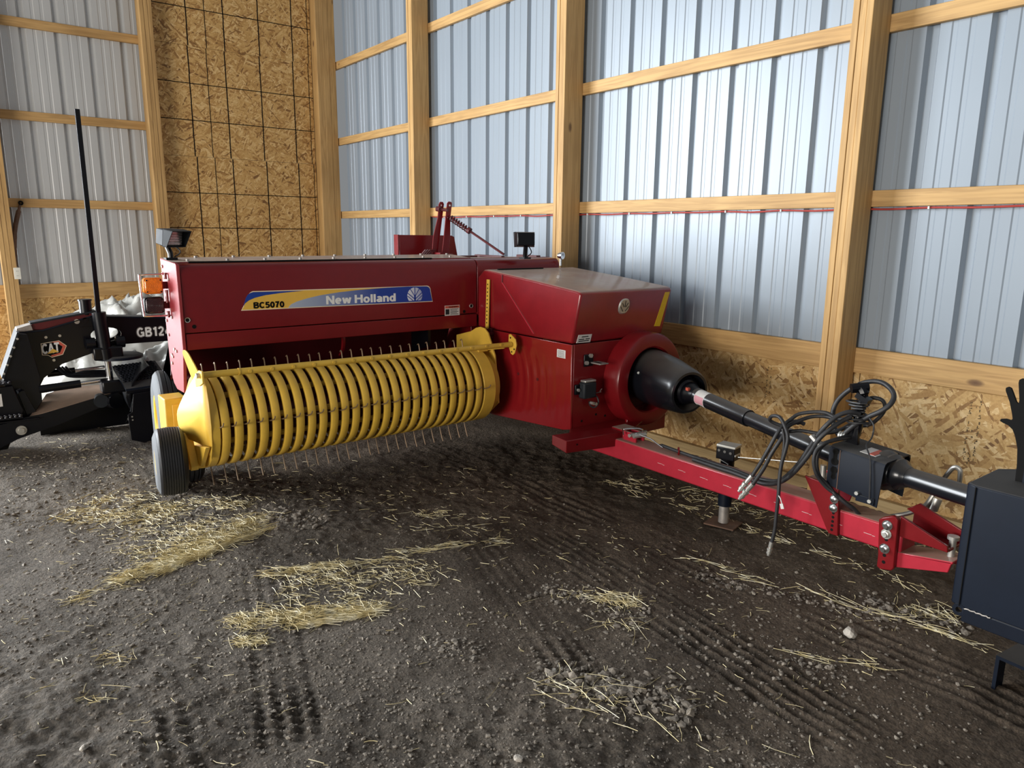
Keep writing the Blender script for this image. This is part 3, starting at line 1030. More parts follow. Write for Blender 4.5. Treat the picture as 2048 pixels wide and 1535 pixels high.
# inside of the feeder housing
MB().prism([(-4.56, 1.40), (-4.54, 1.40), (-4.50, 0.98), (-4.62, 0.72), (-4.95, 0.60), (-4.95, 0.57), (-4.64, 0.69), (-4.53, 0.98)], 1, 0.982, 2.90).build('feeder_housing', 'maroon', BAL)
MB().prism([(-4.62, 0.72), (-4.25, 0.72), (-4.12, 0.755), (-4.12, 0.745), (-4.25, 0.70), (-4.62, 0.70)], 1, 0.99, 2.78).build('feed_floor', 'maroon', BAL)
ff = MB()
arc = [(-4.40 + 0.13 * math.cos(a), 0.90 + 0.13 * math.sin(a)) for a in [math.radians(t) for t in range(-60, 61, 12)]]
ff.prism([(x + 0.0, z) for x, z in arc] + [(x - 0.018 - 0.01 * math.sin(i * 0.3), z) for i, (x, z) in reversed(list(enumerate(arc)))], 1, 1.93, 1.945)
ff.build('feeder_fork', 'red', BAL)
MB().prism([(-4.27, 0.98), (-4.27, 0.80), (-4.5, 0.74), (-4.5, 0.98)], 1, 2.55, 2.57).build('divider_plate', 'black', BAL)

# drawn rings and plugs on the cover
for (y, z, r) in ((0.999, 1.089, 0.014), (2.858, 1.069, 0.014)):
    MB().revolve((PX - 0.001, y, z), (1, 0, 0), [(0, r * 0.72), (0.004, r * 0.76), (0.005, r), (0, r * 1.08)], 20, close=True).build('latch_ring', 'zinc', front)
    MB().cyl((PX - 0.001, y, z), (PX + 0.001, y, z), r * 0.74, n=16).build('latch_hole', 'ink', front)
for (y, z) in ((1.031, 1.051), (2.80, 1.033)):
    MB().cyl((PX - 0.001, y, z), (PX + 0.0012, y, z), 0.011, n=16).build('hole', 'ink', front)

# big decal: border, gold field, blue corner, silver-to-blue sweep, lettering, leaf mark
def layer(k):
    return PX + 0.0006 * k, PX + 0.0006 * (k + 1)
def dz(y, z):      # the decal climbs very slightly
    return z
def arcpts(cy, cz, r, a0, a1, n=8):
    return [(cy + r * math.cos(math.radians(a0 + (a1 - a0) * i / n)), cz + r * math.sin(math.radians(a0 + (a1 - a0) * i / n))) for i in range(n + 1)]
def outline(g):
    return ([(1.288 + g * 1.2, 1.1235 + g), (2.548 - g, 1.1135 + g)] + [(2.540 - g, 1.150)] + arcpts(2.502 - g, 1.190 - g, 0.0315, 0, 90) +
            [(2.0, 1.2245 - g)] + arcpts(1.365 + g, 1.198 - g, 0.0325, 90, 160))
MB().prism(outline(0.0), 0, PX - 0.0005, layer(0)[1]).build('decal_border', 'cream', front)
MB().prism(outline(0.0045), 0, PX - 0.0005, layer(1)[1]).build('decal_field', 'gold', front)
MB().prism([(1.303, 1.150), (1.312, 1.164), (1.335, 1.180), (1.370, 1.193), (1.43, 1.205), (1.52, 1.2135), (1.66, 1.2215), (1.60, 1.2232), (1.362, 1.2253), (1.345, 1.221), (1.330, 1.211), (1.318, 1.192)], 0, PX - 0.0005, layer(2)[1]).build('decal_corner', 'blue', front)
M['sweep'] = silver_grad('silver_to_blue_print', 1.58 - 2.0, 2.15 - 2.0, (0.40, 0.46, 0.56), (0.008, 0.045, 0.30))
g_ = 0.0047
MB().prism([(1.562, 1.126), (1.563, 1.131), (1.580, 1.146), (1.615, 1.160), (1.68, 1.176), (1.76, 1.190), (1.88, 1.203), (2.02, 1.2125), (2.20, 1.2185), (2.36, 1.2205)] +
           [(2.497, 1.2170)] + arcpts(2.502 - g_, 1.190 - g_, 0.031, 80, 0) + [(2.540 - g_, 1.150), (2.548 - g_, 1.1135 + g_)], 0, PX - 0.0005, layer(3)[1]).build('decal_sweep', 'sweep', front)
bold_text('lettering', 'BC5070', 'ink', front, (layer(1)[1], 1.360, 1.1330), (0, 1, -0.012), (0, 0, 1), 0.034, 0.176, 0.0008, 1.45)
bold_text('lettering', 'New', 'white', front, (layer(3)[1], 1.798, 1.1335), (0, 1, -0.008), (0, 0, 1), 0.051, 0.161, 0.0008, 1.25)
bold_text('lettering', 'Holland', 'white', front, (layer(3)[1], 1.985, 1.1320), (0, 1, -0.008), (0, 0, 1), 0.051, 0.283, 0.0008, 1.25)
def leaf(parent, x, cy, cz, ry, rz, face, gap, tilt=0.0):
    """the round leaf mark: a disc cut off flat below with a midrib and slanting veins"""
    pts = [(cy + ry * math.cos(math.radians(a)), cz + rz * math.sin(math.radians(a))) for a in range(-38, 219, 8)]
    MB().prism(pts, 0, x - 0.001, x + 0.0006).build('leaf_mark', face, parent)
    v = MB()
    def strip(a, b_, w):
        a, b_ = Vector((a[0], a[1])), Vector((b_[0], b_[1]))
        n = Vector((-(b_ - a).y, (b_ - a).x)).normalized() * w
        v.prism([tuple(a + n), tuple(b_ + n), tuple(b_ - n), tuple(a - n)], 0, x, x + 0.0012)
    strip((cy, cz - 0.05 * rz), (cy, cz + rz * 1.01), ry * 0.045)
    for sgn in (-1, 1):
        strip((cy + sgn * ry * 0.06, cz - rz * 0.02), (cy + sgn * ry * 0.62, cz + rz * 0.84), ry * 0.04)
        strip((cy + sgn * ry * 0.06, cz - rz * 0.40), (cy + sgn * ry * 0.98, cz + rz * 0.36), ry * 0.045)
        strip((cy + sgn * ry * 0.20, cz - rz * 0.66), (cy + sgn * ry * 0.98, cz - rz * 0.02), ry * 0.04)
    strip((cy, cz - rz * 0.66), (cy, cz - rz * 0.02), ry * 0.11)
    v.build('leaf_vein', gap, parent)
M['leaf_silver'] = silver_grad('leaf_silver_print', 2.34 - 2.0, 2.52 - 2.0, (0.85, 0.87, 0.9), (0.10, 0.16, 0.40))
leaf(front, layer(4)[0], 2.411, 1.160, 0.056, 0.053, 'leaf_silver', 'blue')
# warning label
wl = MB().box((PX - 0.0005, 2.642, 1.011), (PX + 0.0008, 2.762, 1.081)).build('warning_label', 'label', front)
MB().box((PX, 2.645, 1.062), (PX + 0.0014, 2.759, 1.078)).build('label_band', 'label_red', front)
text('lettering', 'WARNING', 'ink', front, (PX + 0.0014, 2.672, 1.0655), (0, 1, 0), (0, 0, 1), 0.009, 0.075, 0.02)
lb = MB().box((PX, 2.648, 1.020), (PX + 0.0013, 2.678, 1.056))
for k in range(5):
    lb.box((PX, 2.686, 1.019 + k * 0.0085), (PX + 0.0013, 2.752 - 0.012 * (k % 2), 1.0225 + k * 0.0085))
lb.build('label_print', 'lamp_grey', front)

# lamps at the outer end
def lens(name, mat, x, y0, y1, z0, z1, housing):
    r = 0.018
    def rr(g):
        return (arcpts(y1 - r - g, z1 - r - g, r, 0, 90, 4) + arcpts(y0 + r + g, z1 - r - g, r, 90, 180, 4) + arcpts(y0 + r + g, z0 + r + g, r, 180, 270, 4) + arcpts(y1 - r - g, z0 + r + g, r, 270, 360, 4))
    h = MB().prism(rr(0), 0, x - 0.05, x - 0.006).build(name, housing, BAL, 0.003)
    l_ = MB().prism(rr(0.005), 0, x - 0.008, x + 0.006).build('lens', mat, h, 0.004)
    rb = MB()
    for k in range(1, 6):
        rb.revolve((x + 0.0055, (y0 + y1) / 2, (z0 + z1) / 2), (1, 0, 0), [(0, 0.008 * k - 0.0015), (0.0018, 0.008 * k), (0, 0.008 * k + 0.0015)], 20)
    rb.build('lens_ring', mat, h)
    for (a, b_) in ((y0 + 0.013, z0 + 0.013), (y1 - 0.013, z0 + 0.013), (y0 + 0.013, z1 - 0.013), (y1 - 0.013, z1 - 0.013)):
        MB().cyl((x + 0.005, a, b_), (x + 0.009, a, b_), 0.004, n=8).build('screw', 'ink', h)
    return h
h1 = lens('marker_lamp', 'amber', -4.40, 0.838, 0.935, 1.220, 1.309, 'amber')
h1['label'] = 'amber upper marker lamp'
h2 = lens('marker_lamp', 'smoke', -4.40, 0.834, 0.934, 1.112, 1.203, 'black')
h2['label'] = 'dark red lower marker lamp'
for z in (1.265, 1.155):
    MB().box((-4.44, 0.93, z - 0.02), (-4.425, 0.97, z + 0.02)).build('lamp_bracket', 'red', BAL, 0.002)
MB().tube(spline([(-4.42, 0.975, 1.330), (-4.41, 0.93, 1.329), (-4.40, 0.83, 1.328), (-4.40, 0.818, 1.320), (-4.40, 0.820, 1.22), (-4.40, 0.825, 1.112), (-4.40, 0.835, 1.100), (-4.41, 0.93, 1.098), (-4.42, 0.975, 1.097)], 5), 0.0045, 8).build('lamp_guard', 'chrome', BAL)
for z in (1.33, 1.235, 1.20, 1.118):
    MB().cyl((-4.40, 0.950, z - 0.03), (-4.40, 0.950, z + 0.005), 0.008, n=10).build('guard_spacer', 'red', BAL)

def work_lamp(o, ang, head_mat, scale=1.0, tilt=-0.1):
    """square flood lamp on a swivel stem; ang = heading of its beam"""
    o = Vector(o)
    fwd = Vector((math.cos(ang) * math.cos(tilt), math.sin(ang) * math.cos(tilt), math.sin(tilt)))
    side = Vector((-math.sin(ang), math.cos(ang), 0))
    up = side.cross(fwd) * -1
    if up.z < 0:
        up = -up
    wl_ = empty_part('work_lamp', BAL)
    s = scale
    c = o + Vector((0, 0, 0.115 * s)) + fwd * 0.02
    MB().tube([o, o + Vector((0, 0, 0.03)), o + Vector((0, 0, 0.085)) - fwd * 0.03], 0.015, 10).box((o.x - 0.03, o.y - 0.03, o.z - 0.004), (o.x + 0.03, o.y + 0.03, o.z + 0.008)).build('stem', 'black', wl_)
    m = MB()
    hw, hh = 0.062 * s, 0.046 * s
    back = [c - fwd * 0.055 * s + side * (a * hw * 0.86) + up * (b_ * hh * 0.86) for a, b_ in ((-1, -1), (1, -1), (1, 1), (-1, 1))]
    mid = [c + fwd * 0.01 * s + side * (a * hw) + up * (b_ * hh) for a, b_ in ((-1, -1), (1, -1), (1, 1), (-1, 1))]
    m.add(back + mid, [(0, 3, 2, 1), (0, 1, 5, 4), (1, 2, 6, 5), (2, 3, 7, 6), (3, 0, 4, 7), (4, 5, 6, 7)])
    m.build('lamp_shell', head_mat, wl_, 0.006 * s)
    # visor: longer above than below
    v = MB()
    t = 0.004
    ftop = c + fwd * 0.075 * s + up * hh
    fbot = c + fwd * 0.035 * s - up * hh
    base = c + fwd * 0.008 * s
    for sg in (-1, 1):
        a = [base + side * sg * hw + up * hh, base + side * sg * hw - up * hh, fbot + side * sg * hw, ftop + side * sg * hw]
        b_ = [p - side * sg * t for p in a]
        v.add(a + b_, [(0, 1, 2, 3), (7, 6, 5, 4), (0, 4, 5, 1), (1, 5, 6, 2), (2, 6, 7, 3), (3, 7, 4, 0)])
    for (u0, f0) in ((hh, ftop), (-hh, fbot)):
        p = [base + side * hw + up * u0, base - side * hw + up * u0, f0 - side * hw, f0 + side * hw]
        q = [k - up * (t if u0 > 0 else -t) for k in p]
        v.add(p + q, [(0, 1, 2, 3), (7, 6, 5, 4), (0, 4, 5, 1), (1, 5, 6, 2), (2, 6, 7, 3), (3, 7, 4, 0)])
    v.build('visor', head_mat, wl_)
    MB().obox(c + fwd * 0.014 * s, side, up, fwd, hw * 0.86, hh * 0.82, 0.003).build('lamp_glass', 'lamp_glass', wl_, 0.001)
    ri = MB()
    for k in range(-2, 3):
        ri.obox(c + fwd * 0.018 * s + up * hh * 0.3 * k, side, up, fwd, hw * 0.8, 0.002, 0.0015)
    ri.build('glass_rib', 'chrome', wl_)
    MB().tube(spline([o + Vector((0.0, 0.02, 0.01)), o + Vector((0.01, 0.05, 0.045)), c - fwd * 0.05 * s - up * 0.02], 5), 0.004, 6).build('lamp_wire', 'hose', wl_)
    return wl_
work_lamp((-4.44, 0.995, 1.408), math.radians(28), 'lamp_grey', 1.05, -0.16)['label'] = 'grey flood lamp at the outer end of the cover'
work_lamp((-4.13, 3.275, 1.392), math.radians(150), 'black', 1.15, -0.05)['label'] = 'black flood lamp seen from behind'
rl = MB().revolve((-4.17, 3.655, 1.405), (1, 0.25, 0), [(-0.03, 0.001), (-0.028, 0.018), (0.0, 0.027), (0.012, 0.027), (0.012, 0.022), (0.006, 0.001)], 20).tube([(-4.175, 3.65, 1.33), (-4.175, 3.65, 1.385)], 0.008, 8).build('round_lamp', 'chrome', BAL)
rl['label'] = 'small round chromed lamp'

# hood over the flywheel: top slopes forward, nose leans out
hood = MB().prism([(-4.19, 0.921), (-4.19, 1.27), (-4.12, 1.318), (-4.085, 1.322), (-3.60, 1.281), (-3.17, 1.238), (-3.145, 1.231), (-3.139, 1.215), (-3.206, 0.921)], 1, 2.908, 3.705).build('hood', 'red_d', BAL, 0.012)
MB().prism([(-3.905, 1.245), (-3.898, 1.247), (-3.560, 0.945), (-3.567, 0.942)], 1, 2.9015, 2.909).build('crease', 'red_t', hood)  # embossed crease, its highlight painted in as lighter red
MB().box((-3.908, 2.9035, 1.245), (-3.900, 2.909, 1.296)).build('seam', 'maroon', hood)
MB().obox((-4.055, 3.18, 1.323), (0, 1, 0), (1, 0, -0.06), (0, 0, 1), 0.20, 0.006, 0.004).build('hood_slot', 'ink', hood)
nose = Vector((0.2205, 0, 0.9754))      # direction up the nose
def on_nose(y, z, d=0.0):
    return (-3.2065 + (z - 0.921) * 0.2265 + d, y, z)
em = MB()
epts = []
for a in range(0, 360, 15):
    ca, sa = math.cos(math.radians(a)), math.sin(math.radians(a))
    epts.append((3.288 + 0.048 * (abs(ca) ** 0.8) * (1 if ca > 0 else -1), 1.131 + 0.050 * (abs(sa) ** 0.85) * (1 if sa > 0 else -1)))
em.add([on_nose(y, z, 0.0) for y, z in epts] + [on_nose(3.288 + (y - 3.288) * 0.86, 1.131 + (z - 1.131) * 0.86, 0.008) for y, z in epts],
       [tuple(range(24, 48))] + [(i, (i + 1) % 24, 24 + (i + 1) % 24, 24 + i) for i in range(24)])
emb = em.build('emblem', 'zinc', hood)
ev = MB()
for (a, b_) in (((3.290, 1.128), (3.290, 1.166)), ((3.282, 1.126), (3.264, 1.152)), ((3.298, 1.126), (3.314, 1.152)), ((3.280, 1.100), (3.252, 1.132)), ((3.300, 1.100), (3.324, 1.130))):
    pa, pb = Vector(on_nose(a[0], a[1], 0.009)), Vector(on_nose(b_[0], b_[1], 0.009))
    ev.tube([pa, pb], 0.0018, 5)
ev.build('emblem_groove', 'ink', hood)
rf = MB()
q = [(3.644, 1.205), (3.688, 1.205), (3.667, 0.978), (3.612, 0.982)]
rf.add([on_nose(y, z, 0.002) for y, z in q] + [on_nose(y, z, -0.001) for y, z in q], [(0, 1, 2, 3), (7, 6, 5, 4), (0, 4, 5, 1), (1, 5, 6, 2), (2, 6, 7, 3), (3, 7, 4, 0)])
rf.build('reflector', 'reflector', hood)
sp_ = MB()
q = [(2.948, 0.975), (3.058, 0.972), (3.054, 0.922), (2.942, 0.925)]
sp_.add([on_nose(y, z, 0.003) for y, z in q] + [on_nose(y, z, -0.001) for y, z in q], [(0, 1, 2, 3), (7, 6, 5, 4), (0, 4, 5, 1), (1, 5, 6, 2), (2, 6, 7, 3), (3, 7, 4, 0)])
spo = sp_.build('serial_plate', 'label', hood)
tb = MB()
for (y0, y1, z) in ((2.975, 3.03, 0.960), (2.955, 3.0, 0.945), (3.01, 3.045, 0.945), (2.955, 3.04, 0.934)):
    tb.add([on_nose(y, zz, 0.0038) for y, zz in ((y0, z - 0.003), (y1, z - 0.003), (y1, z + 0.003), (y0, z + 0.003))], [(0, 1, 2, 3)])
tb.build('plate_print', 'lamp_grey', hood)

# side sheet and front plate below the hood
side = MB().prism([(-4.185, 0.918), (-3.204, 0.916), (-3.198, 0.395), (-3.27, 0.378), (-4.0, 0.325), (-4.185, 0.325)], 1, 2.906, 2.922).build('side_panel', 'red_g', BAL, 0.003)
MB().box((-3.336, 2.9045, 0.826), (-3.258, 2.908, 0.876)).build('label_plate', 'label', side)
lp = MB()
for k in range(5):
    lp.box((-3.328, 2.9040, 0.832 + k * 0.0085), (-3.268, 2.9046, 0.8345 + k * 0.0085))
lp.build('plate_print', 'lamp_grey', side)
for x, z in ((-3.72, 0.66), (-3.52, 0.655)):
    MB().cyl((x, 2.9065, z), (x, 2.904, z), 0.010, n=12).build('dimple', 'maroon', side)
fp = MB().box((-3.216, 2.924, 0.38), (-3.2, 3.68, 0.916)).build('front_plate', 'red', BAL, 0.002)
for y, z in ((3.0, 0.435), (3.12, 0.46), (3.2, 0.44)):
    MB().cyl((-3.2005, y, z), (-3.1985, y, z), 0.008, n=10).build('hole', 'ink', fp)
MB().prism([(-4.18, 0.33), (-4.18, 0.90), (-3.22, 0.90), (-3.22, 0.39)], 1, 3.66, 3.68).build('off_side_panel', 'red', BAL)
# long bale chamber running back
MB().prism([(-7.0, 0.50), (-7.0, 0.95), (-5.9, 1.0), (-5.7, 1.30), (-4.32, 1.36), (-4.32, 0.36), (-5.2, 0.38)], 1, 2.94, 3.62).build('bale_chamber', 'red_d', BAL, 0.004)
MB().prism([(-4.92, 1.368), (-4.92, 1.376), (-4.31, 1.392), (-4.31, 1.384)], 1, 2.925, 3.66).build('chamber_lid', 'red_d', BAL, 0.002)
rr_ = MB()
rr_.box((-4.86, 3.34, 1.374), (-4.50, 3.37, 1.398)).box((-4.60, 3.56, 1.38), (-4.35, 3.60, 1.402)).box((-4.82, 3.03, 1.374), (-4.76, 3.30, 1.392))
rr_.build('lid_rail', 'maroon', BAL, 0.002)

# bracket with two bolts and the grey plug box on the front plate
br = MB().box((-3.2, 3.0, 0.775), (-3.19, 3.075, 0.850)).build('mount_bracket', 'black', BAL, 0.004)
MB().box((-3.19, 3.045, 0.795), (-3.10, 3.115, 0.802)).build('bracket_arm', 'steel', br, 0.001)
MB().box((-3.17, 3.062, 0.8021), (-3.12, 3.078, 0.8032)).build('arm_slot', 'ink', br)
for y, z in ((3.045, 0.842), (3.012, 0.800)):
    MB().cyl((-3.19, y, z), (-3.175, y, z), 0.013, n=6).build('bolt', 'zinc', br)
pb = MB().box((-3.2, 2.965, 0.585), (-3.145, 3.068, 0.685)).build('plug_box', 'lamp_grey', BAL, 0.010)
MB().box((-3.19, 2.970, 0.686), (-3.143, 3.060, 0.700)).build('box_lid', 'zinc', pb, 0.004)
MB().box((-3.2, 2.93, 0.610), (-3.185, 2.968, 0.672)).build('mount_flange', 'black', pb, 0.003)
MB().cyl((-3.185, 2.947, 0.640), (-3.172, 2.947, 0.640), 0.010, n=6).build('bolt', 'zinc', pb)
MB().tube(spline([(-3.17, 3.055, 0.60), (-3.16, 3.085, 0.585), (-3.15, 3.09, 0.545), (-3.16, 3.065, 0.520), (-3.17, 3.04, 0.535), (-3.17, 3.03, 0.56)], 6), 0.005, 7).build('wire', 'hose', pb)
for y, z in ((3.04, 0.552), (3.065, 0.545)):
    MB().cyl((-3.17, y, z), (-3.14, y, z), 0.010, n=8).build('plug_tip', 'zinc', pb)
MB().tube([(-3.19, 3.10, 0.60), (-3.16, 3.12, 0.612), (-3.15, 3.10, 0.62), (-3.16, 3.125, 0.63)], 0.003, 6).build('clip', 'steel', pb)

# flywheel guard ring and driveline shield
FC = Vector((-3.2, 3.475, 0.662))
MB().revolve(FC, (1, 0, 0), [(0.0, 0.285), (0.0, 0.300), (0.105, 0.300), (0.122, 0.292), (0.128, 0.278), (0.128, 0.215), (0.118, 0.205), (0.02, 0.205), (0.02, 0.200)], 64).build('flywheel_guard', 'red', BAL, angle=30)
MB().revolve(FC, (1, 0, 0), [(-0.05 + 0.06, 0.001), (0.01, 0.21)], 32).build('flywheel_face', 'maroon', BAL)
pd = Vector((1.05, -0.285, -0.062)).normalized()      # run of the driveline
S0 = Vector((-2.705, 3.395, 0.655))
cone = MB().revolve(S0 - pd * 0.44, pd, [(0.0, 0.168), (0.02, 0.172), (0.08, 0.172), (0.22, 0.164), (0.40, 0.140), (0.430, 0.134), (0.446, 0.124), (0.447, 0.110), (0.40, 0.106), (0.36, 0.09)], 56).build('shaft_shield', 'black_d', BAL, angle=50)
MB().cyl(S0 - pd * 0.36 + Vector((0, -0.160, 0.05)), S0 - pd * 0.36 + Vector((0.012, -0.172, 0.053)), 0.008, n=8).build('rivet', 'zinc', cone)
shaft = MB().revolve(S0 - pd * 0.07, pd, [(0, 0.001), (0, 0.092), (0.03, 0.090), (0.04, 0.078), (0.06, 0.076), (0.07, 0.064), (0.10, 0.060), (0.11, 0.050), (0.15, 0.046), (0.17, 0.040)], 36).build('shaft_boot', 'black', BAL, angle=40)
MB().obox(S0 + pd * 0.035 + Vector((0, -0.045, 0.035)), pd, (0, 1, 0), (0, 0, 1), 0.012, 0.01, 0.008).build('boot_clip', 'label_red', shaft)
ln1 = 0.69
E0 = S0 + pd * 1.16
t1 = MB().revolve(S0 + pd * 0.08, pd, [(0, 0.047), (0.012, 0.0485), (0.02, 0.045), (0.43, 0.045), (0.44, 0.0455), (0.452, 0.045), (0.452, 0.034)], 28).build('shaft_tube', 'black_d', BAL)
t1['label'] = 'outer sliding tube of the drive shaft'
MB().revolve(S0 + pd * 0.11, pd, [(0.0, 0.0452), (0.0, 0.0456), (0.085, 0.0456), (0.085, 0.0452)], 28).build('tube_label', 'label', t1)
MB().revolve(S0 + pd * 0.11, pd, [(0.003, 0.0460), (0.082, 0.0460)], 10, math.radians(-25), math.radians(35)).build('label_band', 'label_pink', t1)
MB().revolve(S0 + pd * 0.11, pd, [(0.018, 0.0461), (0.066, 0.0461)], 10, math.radians(45), math.radians(85)).build('label_print', 'lamp_grey', t1)
MB().cyl(S0 + pd * 0.53, E0, 0.0385, n=28).build('shaft_tube', 'black_d', BAL)['label'] = 'inner tube of the drive shaft'

# black tin shield over the centre bearing on the tongue
sh = MB()
y0, y1, zt, zb = 3.0, 3.235, 0.668, 0.468
tt = 0.006
outer = [(y0, zb), (y0, zt - 0.02), (y0 + 0.006, zt - 0.006), (y0 + 0.02, zt), (y1 - 0.02, zt), (y1 - 0.006, zt - 0.006), (y1, zt - 0.02), (y1, zb)]
inner = [(y1 - tt, zb), (y1 - tt, zt - 0.022), (y1 - 0.022, zt - tt), (y0 + 0.022, zt - tt), (y0 + tt, zt - 0.022), (y0 + tt, zb)]
n_o = len(outer)
poly = outer + inner
def slope(x):
    return -0.10 * (x + 1.6)
vs, fs = [], []
for x in (-1.60, -1.372):
    vs += [(x + (0.015 if x > -1.5 else 0.0) * ((z - zb) / 0.2), y, z + slope(x) + (0.02 if (z < zb + 0.001 and x < -1.5) else 0)) for y, z in poly]
n = len(poly)
for i in range(n):
    j = (i + 1) % n
    fs.append((i, j, n + j, n + i))
for k in range(0, n_o - 1):
    ia = n - 1 - k if k < len(inner) else n - 1
for (off) in (0, n):
    # end caps as quads between outer and inner lines
    oi = [off + i for i in range(n_o)]
    ii_ = [off + n_o + i for i in range(len(inner))][::-1]
    m_ = [0, 0, 1, 2, 2, 3, 4, 4]
    idx = [0, 1, 1, 2, 3, 4, 4, 5]
    for i in range(n_o - 1):
        a, b_, c, d = oi[i], oi[i + 1], ii_[idx[i + 1]], ii_[idx[i]]
        fs.append((a, b_, c, d) if c != d else (a, b_, c))
sh.add(vs, fs)
shield = sh.build('bearing_shield', 'navy', BAL, angle=30)
MB().box((-1.607, 3.01, 0.47), (-1.600, 3.225, 0.655)).build('back_plate', 'navy', shield)
MB().box((-1.462, 2.994, 0.452), (-1.382, 3.0, 0.482)).build('lower_flange', 'navy', shield, 0.002)
for x, z in ((-1.458, 0.487), (-1.400, 0.468)):
    MB().cyl((x, 3.0, z), (x, 2.988, z), 0.009, n=6).build('bolt', 'zinc', shield)
for (zc, dz_) in ((0.618, 0.0), (0.545, 0.0)):
    kh = MB()
    for (dzz, r) in ((0.026, 0.014), (-0.020, 0.017)) if zc > 0.6 else ((0.014, 0.016), (-0.018, 0.011)):
        kh.cyl((-1.572, 2.9995, zc + dzz), (-1.572, 2.9985, zc + dzz), r, n=16)
    kh.box((-1.581, 2.9985, zc - 0.025), (-1.563, 2.9995, zc + 0.03))
    kh.build('keyhole', 'ink', shield)
MB().box((-1.553, 2.9988, 0.475), (-1.550, 3.0, 0.655)).build('seam', 'rust', shield)
MB().obox((-1.452, 3.09, 0.6545), (1, 0, -0.1), (0, 1, 0), (0.1, 0, 1), 0.035, 0.05, 0.001).build('warning_label', 'label', shield)
MB().obox((-1.438, 3.09, 0.6550), (1, 0, -0.1), (0, 1, 0), (0.1, 0, 1), 0.012, 0.045, 0.001).build('label_band', 'label_red', shield)
MB().revolve((-1.40, 3.165, 0.6493), (0.1, 0, 1), [(0, 0.001), (0.0009, 0.022)], 16).build('shield_hole', 'ink', shield)
fd = Vector((0.42, -0.115, 0.015)).normalized()
F0 = Vector((-1.39, 3.125, 0.578))
MB().revolve(F0 - fd * 0.03, fd, [(0, 0.001), (0, 0.088), (0.02, 0.088), (0.035, 0.078), (0.05, 0.080), (0.07, 0.066), (0.085, 0.068), (0.10, 0.052), (0.115, 0.048), (0.13, 0.042)], 32).build('rear_boot', 'black_d', BAL, angle=40)
MB().cyl(F0, F0 + fd * 0.53, 0.0415, n=26).build('drive_tube', 'black_d', BAL)['label'] = 'short black drive tube towards the tractor end'

# tongue beam
TZ0, TZ1 = 0.240, 0.368
tongue = MB().box((-3.35, 3.05, TZ0 + 0.01), (-1.275, 3.185, TZ1)).build('tongue', 'red_t', BAL, 0.008)
sc_ = MB()
for k in range(9):
    x = -2.62 + k * 0.148
    sc_.box((x, 3.0492, 0.308 - k * 0.001), (x + 0.035, 3.0502, 0.3095 - k * 0.001)).box((x + 0.037, 3.0492, 0.306 - k * 0.001), (x + 0.05, 3.0502, 0.3075 - k * 0.001))
sc_.build('paint_scratch', 'label', tongue)
MB().revolve((-2.53, 3.115, 0.386), (0.7, 0.7, 0), [(-0.004, 0.016), (-0.004, 0.023), (0.004, 0.023), (0.004, 0.016)], 20, close=True).build('hose_eye', 'red', BAL)
# cross beam with its end gusset, swivel bracket and locking pin
cb = MB()
cb.add([(-2.955, 2.660, 0.349), (-2.955, 3.200, 0.312), (-2.955, 3.200, 0.402), (-2.955, 2.660, 0.421), (-3.03, 2.615, 0.392), (-3.05, 3.200, 0.330), (-3.05, 3.200, 0.405), (-3.03, 2.615, 0.448)],
       [(0, 1, 2, 3), (5, 4, 7, 6), (4, 0, 3, 7), (3, 2, 6, 7), (1, 5, 6, 2), (4, 5, 1, 0)])
cb.build('cross_beam', 'red', BAL, 0.003)
sk = MB()
sk.add([(-3.201, 2.910, 0.402), (-2.965, 2.668, 0.422), (-2.965, 3.20, 0.403), (-3.201, 3.66, 0.402), (-3.201, 2.910, 0.394), (-2.965, 2.668, 0.414), (-2.965, 3.20, 0.395), (-3.201, 3.66, 0.394)],
       [(0, 1, 2, 3), (7, 6, 5, 4), (0, 4, 5, 1), (1, 5, 6, 2), (2, 6, 7, 3), (3, 7, 4, 0)])
sk.build('beam_skirt', 'red', BAL)
MB().cyl((-2.954, 2.74, 0.388), (-2.9535, 2.74, 0.388), 0.006, n=8).build('hole', 'ink', bpy.data.objects['cross_beam'])
MB().box((-3.12, 3.30, 0.31), (-3.10, 3.66, 0.42)).build('beam_end_plate', 'red_d', BAL, 0.003)
sb = MB().box((-3.04, 3.10, 0.405), (-2.935, 3.215, 0.420)).box((-2.952, 3.10, 0.330), (-2.937, 3.215, 0.42)).build('swivel_bracket', 'red_d', BAL, 0.004)
MB().box((-2.93, 3.09, 0.366), (-2.83, 3.105, 0.420)).box((-2.93, 3.155, 0.366), (-2.83, 3.17, 0.420)).build('pin_lug', 'red_t', BAL, 0.003)
MB().tube(spline([(-2.90, 3.06, 0.408), (-2.90, 3.055, 0.437), (-2.885, 3.055, 0.444), (-2.86, 3.12, 0.444), (-2.84, 3.15, 0.438), (-2.845, 3.17, 0.425)], 5), 0.005, 8).build('pin_handle', 'chrome', BAL)
MB().cyl((-2.85, 3.055, 0.412), (-2.85, 3.20, 0.412), 0.011, n=10).cyl((-2.82, 3.06, 0.415), (-2.80, 3.14, 0.417), 0.014, n=8).build('lock_pin', 'zinc', BAL)
MB().tube(spline([(-2.83, 3.09, 0.424), (-2.73, 3.10, 0.415), (-2.68, 3.10, 0.400), (-2.63, 3.10, 0.385)], 5), 0.004, 6).build('hairpin_clip', 'chrome', BAL)
